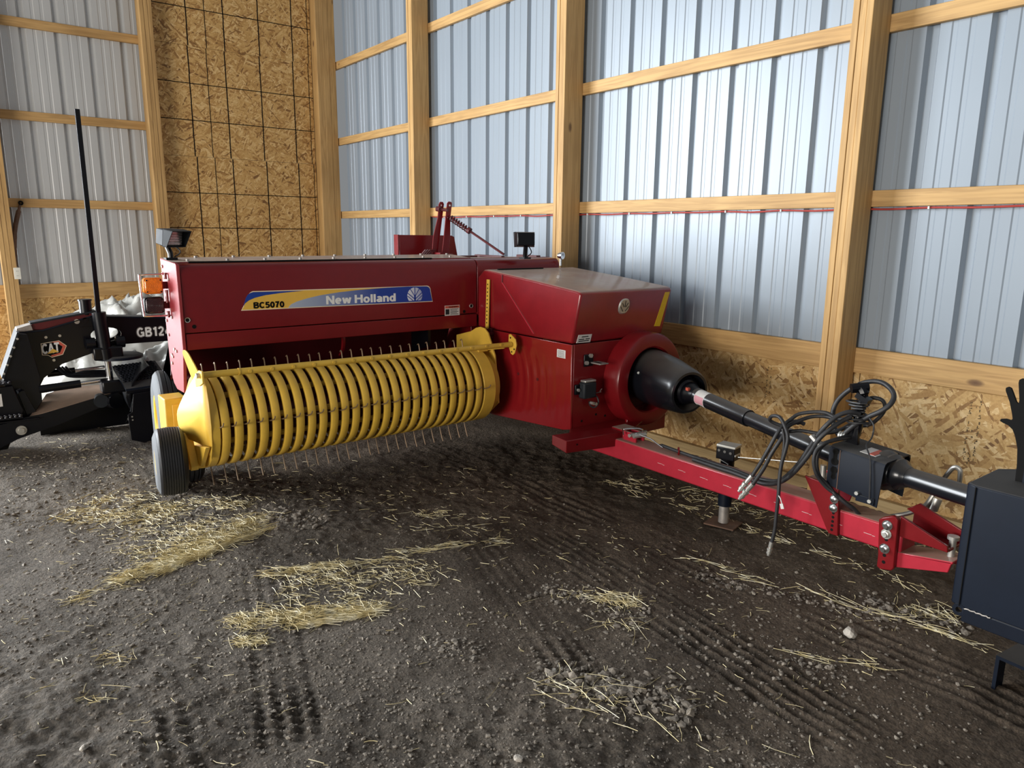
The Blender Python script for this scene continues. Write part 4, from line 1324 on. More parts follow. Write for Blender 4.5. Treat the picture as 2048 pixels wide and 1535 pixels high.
# parking jack on the far side
jx, jy = -2.29, 3.235
jack = empty_part('parking_jack', BAL)
MB().cyl((jx, jy, 0.125), (jx, jy, 0.40), 0.036, n=20).build('jack_tube', 'black', jack)
MB().cyl((jx, jy, 0.118), (jx, jy, 0.24), 0.0362, n=20).build('jack_sleeve', M['navy'], jack)
MB().cyl((jx, jy, 0.02), (jx, jy, 0.120), 0.028, n=18).build('jack_ram', 'steel', jack)
MB().obox((jx, jy, 0.012), (1, 0.25, 0.02), (-0.25, 1, 0.0), (0, 0, 1), 0.085, 0.07, 0.004).build('jack_foot', 'rust', jack, 0.002)
MB().obox((jx, jy, 0.418), (1, 0.2, 0), (-0.2, 1, 0), (0, 0, 1), 0.052, 0.040, 0.034).build('jack_head', 'black', jack, 0.004)
MB().obox((jx, jy + 0.004, 0.458), (1, 0.2, 0), (-0.2, 1, 0), (0, 0, 1), 0.054, 0.043, 0.007).build('jack_cap', 'zinc', jack, 0.003)
MB().obox((jx + 0.05, jy + 0.005, 0.415), (1, 0.2, 0), (-0.2, 1, 0), (0, 0, 1), 0.008, 0.03, 0.006).build('cap_lip', 'zinc', jack, 0.002)
for k in (-1, 0, 1):
    MB().cyl((jx + 0.008 + 0.032 * k, jy - 0.039 + 0.0064 * k, 0.432 - 0.003 * k), (jx + 0.009 + 0.032 * k, jy - 0.046 + 0.0064 * k, 0.432 - 0.003 * k), 0.008, n=8).build('bolt', 'chrome', jack)
tri = MB()
tp = [(jx - 0.025, jy - 0.0365, 0.38), (jx + 0.030, jy - 0.0355, 0.366), (jx - 0.012, jy - 0.0385, 0.325)]
tri.tube([tp[0], tp[1], tp[2]], 0.0016, 5).tube([tp[2], tp[0]], 0.0016, 5)
tri.build('arrow_mark', 'white', jack)
MB().obox((jx + 0.0, 3.19, 0.30), (1, 0, 0), (0, 1, 0), (0, 0, 1), 0.05, 0.02, 0.045).build('jack_mount', 'red', jack)

# shield bracket on the tongue with its row of holes
bp_ = MB().prism([(-1.725, 0.486), (-1.558, 0.470), (-1.540, 0.250), (-1.585, 0.250)], 1, 3.030, 3.046).build('shaft_bracket', 'red', BAL, 0.003)
MB().prism([(-1.725, 0.486), (-1.558, 0.470), (-1.585, 0.365), (-1.69, 0.365)], 1, 3.19, 3.2).build('bracket_far_side', 'red_t', BAL, 0.002)
MB().box((-1.725, 3.046, 0.462), (-1.58, 3.19, 0.474)).build('bracket_top', 'red_d', BAL, 0.002)
for z in (0.417, 0.375):
    MB().revolve((-1.572, 3.03, z), (0, -1, 0), [(0, 0.020), (0.003, 0.020), (0.003, 0.013), (0.012, 0.013), (0.014, 0.009), (0.014, 0.001)], 12).build('bolt', 'chrome', bp_)
for z in (0.396, 0.352, 0.332, 0.312, 0.292, 0.272):
    MB().cyl((-1.570, 3.0305, z), (-1.570, 3.0290, z), 0.0065, n=12).build('hole', 'ink', bp_)
MB().cyl((-1.675, 3.10, 0.474), (-1.675, 3.10, 0.535), 0.014, n=12).build('bracket_bolt', 'zinc', BAL)
MB().cyl((-1.60, 3.08, 0.474), (-1.60, 3.08, 0.505), 0.020, n=6).build('bracket_bolt', 'zinc', BAL)
# hitch
hp = MB().prism([(-1.366, 0.390), (-1.352, 0.404), (-1.312, 0.424), (-1.298, 0.424), (-1.287, 0.413), (-1.281, 0.20), (-1.290, 0.185), (-1.338, 0.174), (-1.352, 0.183), (-1.352, 0.235)], 1, 3.020, 3.044).build('hitch_plate', 'red', BAL, 0.004)
for z, mt in ((0.378, 'chrome'), (0.339, 'zinc'), (0.273, 'chrome')):
    MB().revolve((-1.327, 3.02, z), (0, -1, 0), [(0, 0.022), (0.003, 0.022), (0.003, 0.0145), (0.014, 0.0145), (0.016, 0.010), (0.022, 0.010), (0.022, 0.001)], 12).build('bolt', mt, hp)
for z in (0.314, 0.243, 0.212):
    MB().cyl((-1.325, 3.0205, z), (-1.325, 3.0190, z), 0.0075, n=12).build('hole', 'ink', hp)
MB().prism([(-1.29, 0.195), (-1.285, 0.262), (-1.075, 0.298), (-1.085, 0.250)], 1, 3.045, 3.060).prism([(-1.29, 0.255), (-1.285, 0.265), (-1.072, 0.302), (-1.072, 0.290)], 1, 3.045, 3.175).prism([(-1.29, 0.195), (-1.285, 0.262), (-1.075, 0.298), (-1.085, 0.250)], 1, 3.165, 3.178).build('lower_clevis', 'red_t', BAL, 0.003)
MB().prism([(-1.29, 0.335), (-1.29, 0.425), (-1.10, 0.358), (-1.095, 0.332)], 1, 3.045, 3.060).prism([(-1.29, 0.335), (-1.29, 0.425), (-1.10, 0.358), (-1.095, 0.332)], 1, 3.165, 3.178).prism([(-1.29, 0.335), (-1.29, 0.347), (-1.095, 0.342), (-1.095, 0.330)], 1, 3.06, 3.165).build('upper_clevis', 'red', BAL, 0.003)
MB().prism([(-1.32, 0.42), (-1.27, 0.46), (-1.08, 0.392), (-1.11, 0.36)], 1, 3.162, 3.176).build('clevis_web', 'red', BAL, 0.003)
MB().cyl((-1.105, 3.11, 0.245), (-1.105, 3.11, 0.37), 0.014, n=14).cyl((-1.105, 3.11, 0.37), (-1.105, 3.11, 0.384), 0.022, n=14).build('hitch_pin', 'zinc', BAL)
MB().tube(spline([(-1.40, 3.19, 0.352), (-1.33, 3.22, 0.385), (-1.285, 3.26, 0.425), (-1.26, 3.29, 0.50), (-1.225, 3.30, 0.585), (-1.205, 3.30, 0.612), (-1.185, 3.30, 0.606), (-1.18, 3.30, 0.58), (-1.18, 3.30, 0.52)], 6), 0.010, 10).build('support_hook', 'zinc', BAL)
MB().cyl((-1.265, 3.285, 0.405), (-1.255, 3.295, 0.460), 0.022, n=14).build('hook_collar', 'zinc', BAL)

# hydraulic hoses and the light cord over the tongue
HOSES = [
    ([(-2.657,3.12,0.389),(-2.493,3.113,0.384),(-2.345,3.107,0.382),(-2.239,3.1,0.383),(-2.15,3.093,0.385),(-2.039,3.087,0.380),(-1.946,3.08,0.388),(-1.868,3.053,0.414),(-1.806,3.027,0.466),(-1.739,3.0,0.547),(-1.696,3.0,0.632),(-1.67,3.0,0.682),(-1.632,3.0,0.744),(-1.598,3.033,0.794),(-1.561,3.067,0.815),(-1.535,3.1,0.806)], 0.0105),
    ([(-2.40,3.08,0.379),(-2.21,3.065,0.381),(-2.121,3.06,0.382),(-2.022,3.05,0.380),(-1.927,3.035,0.385),(-1.842,3.013,0.42),(-1.769,2.991,0.481),(-1.712,2.98,0.558),(-1.673,2.98,0.627),(-1.644,2.98,0.687),(-1.615,3.007,0.732),(-1.591,3.044,0.765),(-1.561,3.08,0.794)], 0.0105),
    ([(-1.649,3.16,0.672),(-1.683,3.172,0.706),(-1.702,3.185,0.77),(-1.691,3.197,0.825),(-1.644,3.2,0.882),(-1.582,3.2,0.926),(-1.518,3.2,0.942),(-1.465,3.188,0.929),(-1.428,3.163,0.902),(-1.425,3.138,0.869),(-1.452,3.118,0.834),(-1.504,3.112,0.797),(-1.552,3.106,0.754),(-1.591,3.1,0.708)], 0.011),
    ([(-1.816,3.1,0.700),(-1.827,3.1,0.711),(-1.85,3.052,0.703),(-1.86,3.004,0.668),(-1.883,2.974,0.586),(-1.913,2.962,0.509),(-1.944,2.95,0.44)], 0.0095),
    ([(-1.80,3.12,0.70),(-1.816,3.1,0.708),(-1.834,3.044,0.698),(-1.827,2.988,0.653),(-1.852,2.954,0.577),(-1.881,2.942,0.495),(-1.922,2.93,0.409)], 0.0095),
    ([(-1.837,3.05,0.689),(-1.877,3.025,0.696),(-1.906,3.001,0.714),(-1.882,2.976,0.743),(-1.837,2.965,0.749),(-1.804,2.959,0.717),(-1.779,2.953,0.67),(-1.78,2.947,0.611),(-1.791,2.941,0.54),(-1.791,2.935,0.466),(-1.786,2.93,0.392),(-1.788,2.93,0.289),(-1.789,2.93,0.221),(-1.799,2.93,0.155)], 0.0085),
    ([(-1.813,2.96,0.7),(-1.797,2.956,0.645),(-1.796,2.952,0.576),(-1.8,2.948,0.506),(-1.793,2.944,0.438),(-1.793,2.94,0.398)], 0.006),
    ([(-1.839,3.0,0.703),(-1.817,3.029,0.734),(-1.795,3.057,0.759),(-1.74,3.086,0.776),(-1.688,3.1,0.78),(-1.647,3.1,0.769),(-1.607,3.1,0.767),(-1.572,3.1,0.794)], 0.009),
    ([(-1.827,3.0,0.691),(-1.806,3.048,0.718),(-1.764,3.096,0.745),(-1.717,3.12,0.756),(-1.662,3.12,0.758),(-1.608,3.12,0.759)], 0.009),
    ([(-1.571,3.12,0.69),(-1.577,3.058,0.692),(-1.59,2.996,0.69),(-1.61,2.949,0.676),(-1.634,2.945,0.638),(-1.637,2.942,0.59),(-1.624,2.955,0.533),(-1.596,2.984,0.482),(-1.56,3.006,0.452),(-1.521,3.026,0.419),(-1.491,3.052,0.392),(-1.477,3.08,0.362)], 0.009),
    ([(-1.569,3.14,0.702),(-1.591,3.06,0.690),(-1.613,2.98,0.675),(-1.63,2.957,0.632),(-1.629,2.952,0.58),(-1.619,2.966,0.527),(-1.588,2.997,0.481),(-1.554,3.006,0.445),(-1.526,3.04,0.410),(-1.51,3.1,0.365)], 0.009),
    ([(-1.845,3.05,0.664),(-1.787,3.075,0.678),(-1.719,3.101,0.677),(-1.663,3.127,0.690),(-1.632,3.156,0.71),(-1.61,3.185,0.729),(-1.551,3.2,0.735),(-1.508,3.2,0.769),(-1.477,3.2,0.822),(-1.484,3.186,0.865),(-1.526,3.168,0.871),(-1.56,3.15,0.837)], 0.0085),
]
hose_objs = []
for pts, r in HOSES:
    hose_objs.append(MB().tube(spline(pts, 6), r, 8).build('hydraulic_hose', 'hose', BAL, angle=60))
def fitting(a, b_, r, par):
    a, b_ = Vector(a), Vector(b_)
    ln = (b_ - a).length
    MB().revolve(a, b_ - a, [(0, 0.001), (0, r * 1.15), (ln * 0.38, r * 1.15), (ln * 0.40, r * 0.8), (ln * 0.46, r * 0.8), (ln * 0.47, r * 1.45), (ln * 0.60, r * 1.45), (ln * 0.62, r), (ln * 0.70, r), (ln * 0.71, r * 1.3), (ln * 0.86, r * 1.3), (ln * 0.88, r * 0.8), (ln, r * 0.8), (ln, 0.001)], 10).build('hose_fitting', 'zinc', par, angle=25)
fitting((-1.944, 2.95, 0.44), (-2.005, 2.94, 0.345), 0.0105, hose_objs[3])
fitting((-1.922, 2.93, 0.409), (-1.992, 2.93, 0.311), 0.0105, hose_objs[4])
fitting((-1.799, 2.93, 0.158), (-1.811, 2.93, 0.085), 0.009, hose_objs[5])
MB().tube([(-1.793, 2.93, 0.40), (-1.768, 2.92, 0.384), (-1.757, 2.92, 0.357)], 0.003, 5).obox((-1.757, 2.92, 0.350), (0.4, 0, -1), (0, 1, 0), (1, 0, 0.4), 0.012, 0.002, 0.008).build('cable_tie', 'label', hose_objs[5])
MB().obox((-1.662, 2.990, 0.675), (1, 0, -0.75), (0, 1, 0), (0.75, 0, 1), 0.03, 0.014, 0.006).build('cable_tie', 'label', hose_objs[0])
# post that carries the hoses, with rope wound round it
hold = empty_part('hose_holder', BAL)
MB().prism([(-1.595, 0.655), (-1.60, 0.735), (-1.575, 0.745), (-1.54, 0.735), (-1.535, 0.655)], 1, 3.11, 3.13).build('holder_plate', 'black', hold, 0.003)
MB().tube(spline([(-1.56, 3.13, 0.70), (-1.552, 3.13, 0.76), (-1.555, 3.13, 0.82), (-1.54, 3.13, 0.87), (-1.55, 3.13, 0.905), (-1.575, 3.13, 0.918)], 5), [0.022] * 8 + [0.018] * 10 + [0.026] * 8, 10).build('holder_post', 'black', hold)
MB().cyl((-1.585, 3.10, 0.912), (-1.535, 3.15, 0.922), 0.022, n=10).obox((-1.535, 3.12, 0.875), (1, 0, -0.5), (0, 1, 0), (0.5, 0, 1), 0.03, 0.02, 0.012).build('ratchet', 'black', hold)
coil = []
for k in range(80):
    a = k * 0.55
    zc = 0.755 + 0.0013 * k
    rc = 0.034 + 0.012 * math.sin(k * 0.09 + 0.4) + 0.003 * math.sin(k * 1.7)
    coil.append((-1.555 + rc * 1.15 * math.cos(a), 3.125 + rc * math.sin(a), zc))
MB().tube(coil, 0.0045, 6).build('rope_coil', 'hose', hold)
MB().tube(spline([(-1.50, 3.11, 0.80), (-1.47, 3.10, 0.77), (-1.468, 3.1, 0.736), (-1.458, 3.067, 0.716), (-1.459, 3.033, 0.694), (-1.424, 2.994, 0.668), (-1.414, 2.990, 0.638), (-1.407, 2.988, 0.586), (-1.398, 2.985, 0.480)], 6), 0.0035, 6).build('rope_tail', 'hose', hold)
for k in range(3):
    MB().revolve((-1.615 + 0.011 * k, 3.10, 0.692), (1, 0, 0), [(0, 0.012), (0, 0.020), (0.008, 0.020), (0.008, 0.012)], 14, close=True).build('washer', 'zinc', hold)
MB().tube([(-2.14, 3.11, 0.452), (-1.75, 3.08, 0.53)], 0.0025, 6).build('stay_wire', 'zinc', BAL)

# knotter arm, spring rod and tray on top of the bale chamber
YA = 3.295
def strut(base, toptip, w):
    (yb, zb_), (yt, zt_) = base, toptip
arm = MB().prism([(3.247, 1.375), (3.312, 1.375), (3.334, 1.55), (3.335, 1.68), (3.352, 1.80), (3.345, 1.812), (3.322, 1.815), (3.306, 1.80), (3.292, 1.70), (3.274, 1.55)], 0, -5.21, -5.20).build('knotter_arm', 'red', BAL, 0.002)
MB().prism([(3.185, 1.39), (3.240, 1.385), (3.274, 1.60), (3.306, 1.795), (3.295, 1.812), (3.270, 1.812), (3.258, 1.79), (3.245, 1.68), (3.200, 1.53)], 0, -5.26, -5.25).build('knotter_arm', 'red', BAL, 0.002)['label'] = 'rear plate of the knotter arm'
MB().prism([(3.20, 1.37), (3.325, 1.37), (3.325, 1.395), (3.20, 1.405)], 0, -5.27, -5.15).build('arm_base', 'red', BAL, 0.002)
for y in (3.328, 3.278):
    MB().cyl((-5.262 if y < 3.3 else -5.212, y, 1.783), (-5.245 if y < 3.3 else -5.198, y, 1.783), 0.008, n=12).build('eye_hole', 'chrome', arm)
MB().cyl((-5.27, 3.255, 1.752), (-5.19, 3.30, 1.745), 0.014, n=10).cyl((-5.27, 3.245, 1.755), (-5.24, 3.262, 1.752), 0.021, n=10).build('arm_pivot', 'maroon', BAL)
p0, p1 = Vector((-5.20, 3.325, 1.690)), Vector((-4.75, 3.55, 1.398))
MB().tube([p0, p1], 0.010, 8).build('spring_rod', 'maroon', BAL)
dd_, uu_, ww_ = MB().frame(p1 - p0)
hel = [p0 + dd_ * (0.006 * 0.0 + k * 0.0021) + uu_ * 0.021 * math.cos(k * 0.52) + ww_ * 0.021 * math.sin(k * 0.52) for k in range(95)]
MB().tube(hel, 0.0055, 6).build('coil_spring', 'maroon', BAL)
MB().cyl(p0 + dd_ * 0.20, p0 + dd_ * 0.225, 0.027, n=12).build('spring_cup', 'maroon', BAL)
tr = MB().prism([(2.965, 1.543), (3.47, 1.541), (3.50, 1.53), (3.534, 1.365), (2.972, 1.365)], 0, -5.41, -5.40).build('deflector_plate', 'red', BAL, 0.002)
MB().prism([(-5.40, 1.36), (-5.40, 1.545), (-5.47, 1.545), (-5.47, 1.36)], 1, 2.952, 2.966).build('plate_flange', 'red', tr, 0.002)
kt = MB()
for k in range(5):
    yy = 3.10 + 0.022 * k
    kt.cyl((-5.30, yy, 1.372), (-5.26, yy + 0.03, 1.425), 0.007, n=8)
kt.tube(spline([(-5.25, 3.15, 1.375), (-5.24, 3.19, 1.40), (-5.24, 3.16, 1.42), (-5.23, 3.21, 1.425)], 4), 0.005, 6)
kt.build('knotter_linkage', 'maroon', BAL)

# yellow lift strap with holes and its dark red bracket
st = MB().obox((-4.05, 2.893, 1.09), (0, 0.03, 1), (1, 0, 0), (0, 1, 0), 0.168, 0.016, 0.005).build('lift_strap', 'yellow', BAL, 0.002)
for k in range(11):
    z = 0.965 + k * 0.026
    MB().cyl((-4.05, 2.8885 + 0.03 * (z - 1.09), z), (-4.05, 2.8868 + 0.03 * (z - 1.09), z), 0.0055, n=10).build('hole', 'ink', st)
MB().box((-4.09, 2.85, 0.885), (-3.99, 2.905, 0.905)).box((-4.09, 2.885, 0.86), (-4.0, 2.905, 0.93)).build('strap_bracket', 'maroon', BAL, 0.003)
MB().tube(spline([(-4.03, 2.86, 0.93), (-4.02, 2.83, 0.91), (-4.03, 2.84, 0.885), (-4.0, 2.82, 0.88), (-4.01, 2.85, 0.87)], 4), 0.005, 6).build('strap_chain', 'maroon', BAL)

# ------------------------------------------------ pickup
PC = (-3.980, 0.574)
PR = 0.247
pick = empty_part('pickup', BAL)
Y0, Y1 = 1.0, 2.64
NB = 25
pitch_ = (Y1 - Y0) / NB
def band_mesh(w):
    m = MB()
    path = [(-4.30, 0.785, ), (-4.16, 0.800)]
    path = [(-4.30, PC[1] + 0.06), (-4.22, PC[1] + 0.115)]
    for a in range(130, -101, -7):
        path.append((PC[0] + PR * math.cos(math.radians(a)), PC[1] + PR * math.sin(math.radians(a))))
    path += [(-4.10, PC[1] - PR * 0.94), (-4.22, PC[1] - PR * 0.80)]
    n = len(path)
    # cross-section: flat face with edges turned inwards
    cs = [(0.0, 0.012), (0.0035, 0.0025), (0.008, 0.0), (w - 0.008, 0.0), (w - 0.0035, 0.0025), (w, 0.012)]
    vs, fs = [], []
    for i, (x, z) in enumerate(path):
        a, b_ = path[max(i - 1, 0)], path[min(i + 1, n - 1)]
        t = Vector((b_[0] - a[0], 0, b_[1] - a[1])).normalized()
        nn = Vector((-t.z, 0, t.x))      # outward
        for (cy_, cd_) in cs:
            vs.append((x - nn.x * cd_, Y0 + 0.010 + cy_, z - nn.z * cd_))
    k = len(cs)
    for i in range(n - 1):
        for j in range(k - 1):
            fs.append((i * k + j, i * k + j + 1, (i + 1) * k + j + 1, (i + 1) * k + j))
    m.add(vs, fs)
    return m
band = band_mesh(pitch_ - 0.0195).build('stripper_band', 'yellow', pick, angle=40)
sol = band.modifiers.new('thickness', 'SOLIDIFY')
sol.thickness = 0.002
sol.offset = 0
for k in range(1, NB - 1):
    share(band, 'stripper_band', (0, pitch_ * k, 0), pick)
share(band, 'stripper_band', (0, pitch_ * (NB - 1), 0), pick)
# spring tines on four bars
TA = {'down': -83, 'front': 6, 'top': 92, 'rear': 187}
protos = {}
for key, a in TA.items():
    ar = math.radians(a)
    er, et = Vector((math.cos(ar), 0, math.sin(ar))), Vector((-math.sin(ar), 0, math.cos(ar)))
    c = Vector((PC[0], Y0, PC[1]))
    tip = {'front': 0.325, 'down': 0.350, 'top': 0.297}.get(key, 0.335)
    pts = [c + er * 0.12 - et * 0.01, c + er * 0.16 - et * 0.015, c + er * 0.24 - et * 0.012, c + er * 0.30 + et * 0.0, c + er * tip + et * 0.018]
    protos[key] = MB().tube(spline(pts, 3), 0.0036, 6).build('tine', 'tine', pick)
for key, o in protos.items():
    for k in range(1, NB + 1):
        if key == 'rear' and k % 2:
            continue
        share(o, 'tine', (random.uniform(-0.006, 0.006), pitch_ * k + random.uniform(-0.003, 0.003), random.uniform(-0.004, 0.004)), pick)
for a in TA.values():
    ar = math.radians(a)
    MB().cyl((PC[0] + 0.125 * math.cos(ar), Y0 - 0.02, PC[1] + 0.125 * math.sin(ar)), (PC[0] + 0.125 * math.cos(ar), Y1 + 0.02, PC[1] + 0.125 * math.sin(ar)), 0.016, n=10).build('tine_bar', 'yellow', pick)
MB().cyl((PC[0], Y0 - 0.02, PC[1]), (PC[0], Y1 + 0.02, PC[1]), 0.045, n=16).build('reel_shaft', 'maroon', pick)
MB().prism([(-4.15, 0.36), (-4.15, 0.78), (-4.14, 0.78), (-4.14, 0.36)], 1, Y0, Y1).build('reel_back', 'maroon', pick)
# drum collars at both ends
def collar(ya, yb):
    pts = [(-4.30, PC[1] + 0.06), (-4.22, PC[1] + 0.115)] + [(PC[0] + PR * math.cos(math.radians(a)), PC[1] + PR * math.sin(math.radians(a))) for a in range(130, -101, -6)] + [(-4.10, PC[1] - PR * 0.94), (-4.25, PC[1] - PR * 0.80)]
    return MB().prism(pts, 1, ya, yb).build('end_collar', 'yellow', pick, 0.003)
collar(0.962, 1.004)
collar(2.645, 2.735)
MB().cyl((PC[0], 2.735, PC[1]), (PC[0], 2.80, PC[1]), 0.205, n=40).build('plate_hub', 'yellow', pick, 0.004)
# left end plate (leaf shaped shield) with upright fin
flare = [(-3.859, 0.947, 0.863), (-3.88, 0.938, 0.842), (-3.915, 0.924, 0.801), (-3.949, 0.91, 0.76), (-3.985, 0.895, 0.715), (-4.017, 0.882, 0.669), (-4.034, 0.874, 0.638), (-4.041, 0.871, 0.615), (-4.043, 0.871, 0.583), (-4.037, 0.873, 0.552), (-4.029, 0.877, 0.534), (-4.013, 0.883, 0.514), (-3.997, 0.89, 0.5), (-3.955, 0.907, 0.488), (-3.895, 0.932, 0.479), (-3.838, 0.956, 0.467)]
face_ = [(-3.80, 0.957, 0.862), (-3.765, 0.957, 0.80), (-3.742, 0.957, 0.72), (-3.728, 0.957, 0.60), (-3.738, 0.957, 0.50), (-3.77, 0.957, 0.42)]
shp = MB()
n_ = len(flare)
vs = flare + [(-3.846, 0.953, 0.66)] + face_
ff_ = [(k, n_, k + 1) for k in range(n_ - 1)]
seq = [0] + list(range(n_ + 1, n_ + 7)) + [n_ - 1]
ff_ += [(seq[k], seq[k + 1], n_) for k in range(len(seq) - 1)]
shp.add(vs, ff_)
es = shp.build('end_shield', 'yellow', pick, 0.0, angle=14)
md = es.modifiers.new('thickness', 'SOLIDIFY')
md.thickness = 0.005
fin = MB()
fq = [(-4.015, 0.940), (-3.985, 0.958), (-3.945, 0.967), (-3.91, 0.965), (-3.88, 0.955), (-3.829, 0.905), (-3.80, 0.86), (-4.007, 0.78)]
fin.add([(x - 0.01 * (z - 0.8), 0.952 - (z - 0.8) * 0.25, z) for x, z in fq] + [(x - 0.01 * (z - 0.8), 0.958 - (z - 0.8) * 0.25, z) for x, z in fq],
        [tuple(range(8)), tuple(range(8, 16))[::-1]] + [(i, 8 + i, 8 + (i + 1) % 8, (i + 1) % 8) for i in range(8)])
fin.build('shield_fin', 'yellow', pick, 0.001)
MB().prism([(-3.98, 0.45), (-3.735, 0.495), (-3.86, 0.366), (-3.925, 0.375)], 1, 0.925, 0.948).build('shield_foot', 'yellow', pick, 0.002)
# right end plate
rp = [(-4.30, 0.86), (-4.12, 0.905), (-4.06, 0.935), (-4.01, 0.947), (-3.96, 0.942), (-3.92, 0.915), (-3.885, 0.855), (-3.842, 0.775), (-3.801, 0.535), (-3.800, 0.462), (-3.95, 0.336), (-4.10, 0.288), (-4.30, 0.30)]
MB().prism(rp, 1, 2.80, 2.812).build('end_plate', 'yellow', pick, 0.002)
MB().cyl((-3.905, 2.80, 0.345 + 0.03), (-3.905, 2.785, 0.375), 0.012, n=10).build('plate_bolt', 'yellow', pick)
# wind guard bar with its brackets
wg = MB().cyl((-3.70, 0.925, 0.872), (-3.70, 2.83, 0.864), 0.0165, n=18).build('wind_guard', 'yellow', pick)
for k in range(15):
    y = 1.155 + k * 0.113
    MB().cyl((-3.6855, y, 0.871), (-3.681, y, 0.871), 0.0085, n=10).build('rivet', 'yellow', wg)
MB().cyl((-3.70, 1.10, 0.8713), (-3.70, 1.108, 0.8713), 0.0185, n=18).build('bar_ring', 'yellow', wg)
MB().prism([(-3.72, 0.895), (-3.66, 0.898), (-3.655, 0.84), (-3.72, 0.815), (-3.79, 0.80), (-3.79, 0.86)], 1, 0.915, 0.925).build('guard_bracket', 'yellow', pick, 0.002)
MB().cyl((-3.70, 0.915, 0.872), (-3.70, 0.898, 0.872), 0.013, n=12).build('guard_nut', 'zinc', pick)
dm = MB().prism([(-3.735, 0.925), (-3.715, 0.928), (-3.665, 0.90), (-3.655, 0.86), (-3.672, 0.81), (-3.69, 0.795), (-3.71, 0.80), (-3.74, 0.85)], 1, 2.835, 2.843).build('guard_plate', 'yellow', pick, 0.002)
for x, z in ((-3.715, 0.905), (-3.735, 0.87), (-3.70, 0.815), (-3.675, 0.835)):
    MB().cyl((x, 2.8345, z), (x, 2.8335, z), 0.006, n=10).build('hole', 'ink', pick)
MB().cyl((-3.70, 2.843, 0.864), (-3.70, 2.862, 0.864), 0.022, n=10).build('guard_nut', 'yellow', pick)
MB().prism([(-3.71, 0.84), (-3.71, 0.875), (-3.98, 0.83), (-3.98, 0.79)], 1, 2.775, 2.787).build('guard_arm', 'yellow', pick, 0.002)
MB().box((-3.94, 2.70, 0.80), (-3.88, 2.775, 0.83)).build('arm_clip', 'yellow', pick, 0.003)

# wheels
def wheel(name, c, r, w, rim_r, grooves, parent, yaw=0.0, rimmat='yellow2'):
    we = empty_part(name, parent)
    c = Vector(c)
    ax = Vector((math.sin(yaw), math.cos(yaw), 0))
    fw = Vector((math.cos(yaw), -math.sin(yaw), 0))
    o = c - ax * (w / 2)
    prof = [(w * 0.14, rim_r * 0.93), (w * 0.06, rim_r), (0.0, rim_r + (r - rim_r) * 0.45), (w * 0.05, r - 0.030), (w * 0.11, r - 0.010), (w * 0.17, r - 0.003)]
    x = w * 0.19
    gw = w * 0.62 / grooves
    for k in range(grooves):
        t = 1 - abs((k + 0.5) / grooves - 0.5) * 2
        rr = r - 0.004 + 0.004 * t
        prof += [(x, rr), (x + gw * 0.74, rr), (x + gw * 0.80, rr - 0.007), (x + gw * 0.94, rr - 0.007)]
        x += gw
    prof += [(w * 0.83, r - 0.003), (w * 0.89, r - 0.010), (w * 0.95, r - 0.030), (w, rim_r + (r - rim_r) * 0.45), (w * 0.94, rim_r), (w * 0.86, rim_r * 0.93)]
    MB().revolve(o, ax, prof, 56).build('tire', 'rubber', we, angle=28)
    # chalky outer sidewall skin
    MB().revolve(o, ax, [(w * 0.055 - 0.0012, rim_r + 0.002), (-0.0012, rim_r + (r - rim_r) * 0.45), (w * 0.05 - 0.0012, r - 0.030), (w * 0.10 - 0.001, r - 0.0135)], 56).build('sidewall', 'rubber_s', we, angle=60)
    MB().revolve(o, ax, [(w * 0.03, rim_r * 1.02), (w * 0.05, rim_r * 0.92), (w * 0.14, rim_r * 0.84), (w * 0.42, rim_r * 0.74), (w * 0.45, rim_r * 0.45), (w * 0.38, rim_r * 0.40), (w * 0.20, rim_r * 0.30), (w * 0.18, 0.001)], 40).build('rim', rimmat, we, angle=40)
    MB().revolve(o + ax * w, -ax, [(w * 0.03, rim_r * 1.02), (w * 0.14, rim_r * 0.84), (w * 0.42, rim_r * 0.74), (w * 0.45, 0.001)], 40).build('rim_back', rimmat, we, angle=40)
    for k in range(4):
        a = 0.5 + k * math.pi / 2
        q = o + fw * (rim_r * 0.58 * math.cos(a)) + Vector((0, 0, rim_r * 0.58 * math.sin(a)))
        MB().cyl(q + ax * (w * 0.44), q + ax * (w * 0.34), 0.010, n=6).build('lug_nut', 'zinc', we)
    return we
wheel('drive_wheel', (-4.80, 1.035, 0.360), 0.360, 0.25, 0.20, 6, BAL, math.radians(7.5))['label'] = 'large tyre under the outer end'
wheel('gauge_wheel', (-3.955, 0.803, 0.392), 0.178, 0.150, 0.092, 8, pick, math.radians(8.5))['label'] = 'small ribbed tyre carrying the pickup'
MB().cyl((-4.80, 1.10, 0.348), (-4.80, 3.0, 0.40), 0.04, n=12).build('axle', 'red', BAL)
# yellow wheel arm and box behind the small tyre
MB().box((-4.46, 0.868, 0.40), (-4.30, 0.985, 0.645)).build('wheel_arm_box', 'yellow', pick, 0.006)
MB().box((-4.30, 0.905, 0.42), (-4.294, 0.975, 0.61)).build('box_face', 'gold', pick, 0.002)
MB().cyl((-3.955, 0.80, 0.392), (-3.955, 0.948, 0.385), 0.022, n=14).build('wheel_stub', 'yellow', pick)
MB().prism([(-4.05, 0.52), (-3.99, 0.52), (-3.89, 0.36), (-3.90, 0.335), (-4.01, 0.335)], 1, 0.885, 0.925).build('wheel_arm', 'yellow', pick, 0.004)
MB().cyl((-3.93, 0.88, 0.355), (-3.93, 0.975, 0.350), 0.020, n=12).build('arm_tube', 'yellow', pick)

# ---------------------------------------------------------------- grader blade attachment at the left
GX0 = -6.30
GR = root('grader_blade', (GX0, 0.7, 0.0), 'black grader blade attachment with a tall mast and steel treads beside the baler', 'grader blade')
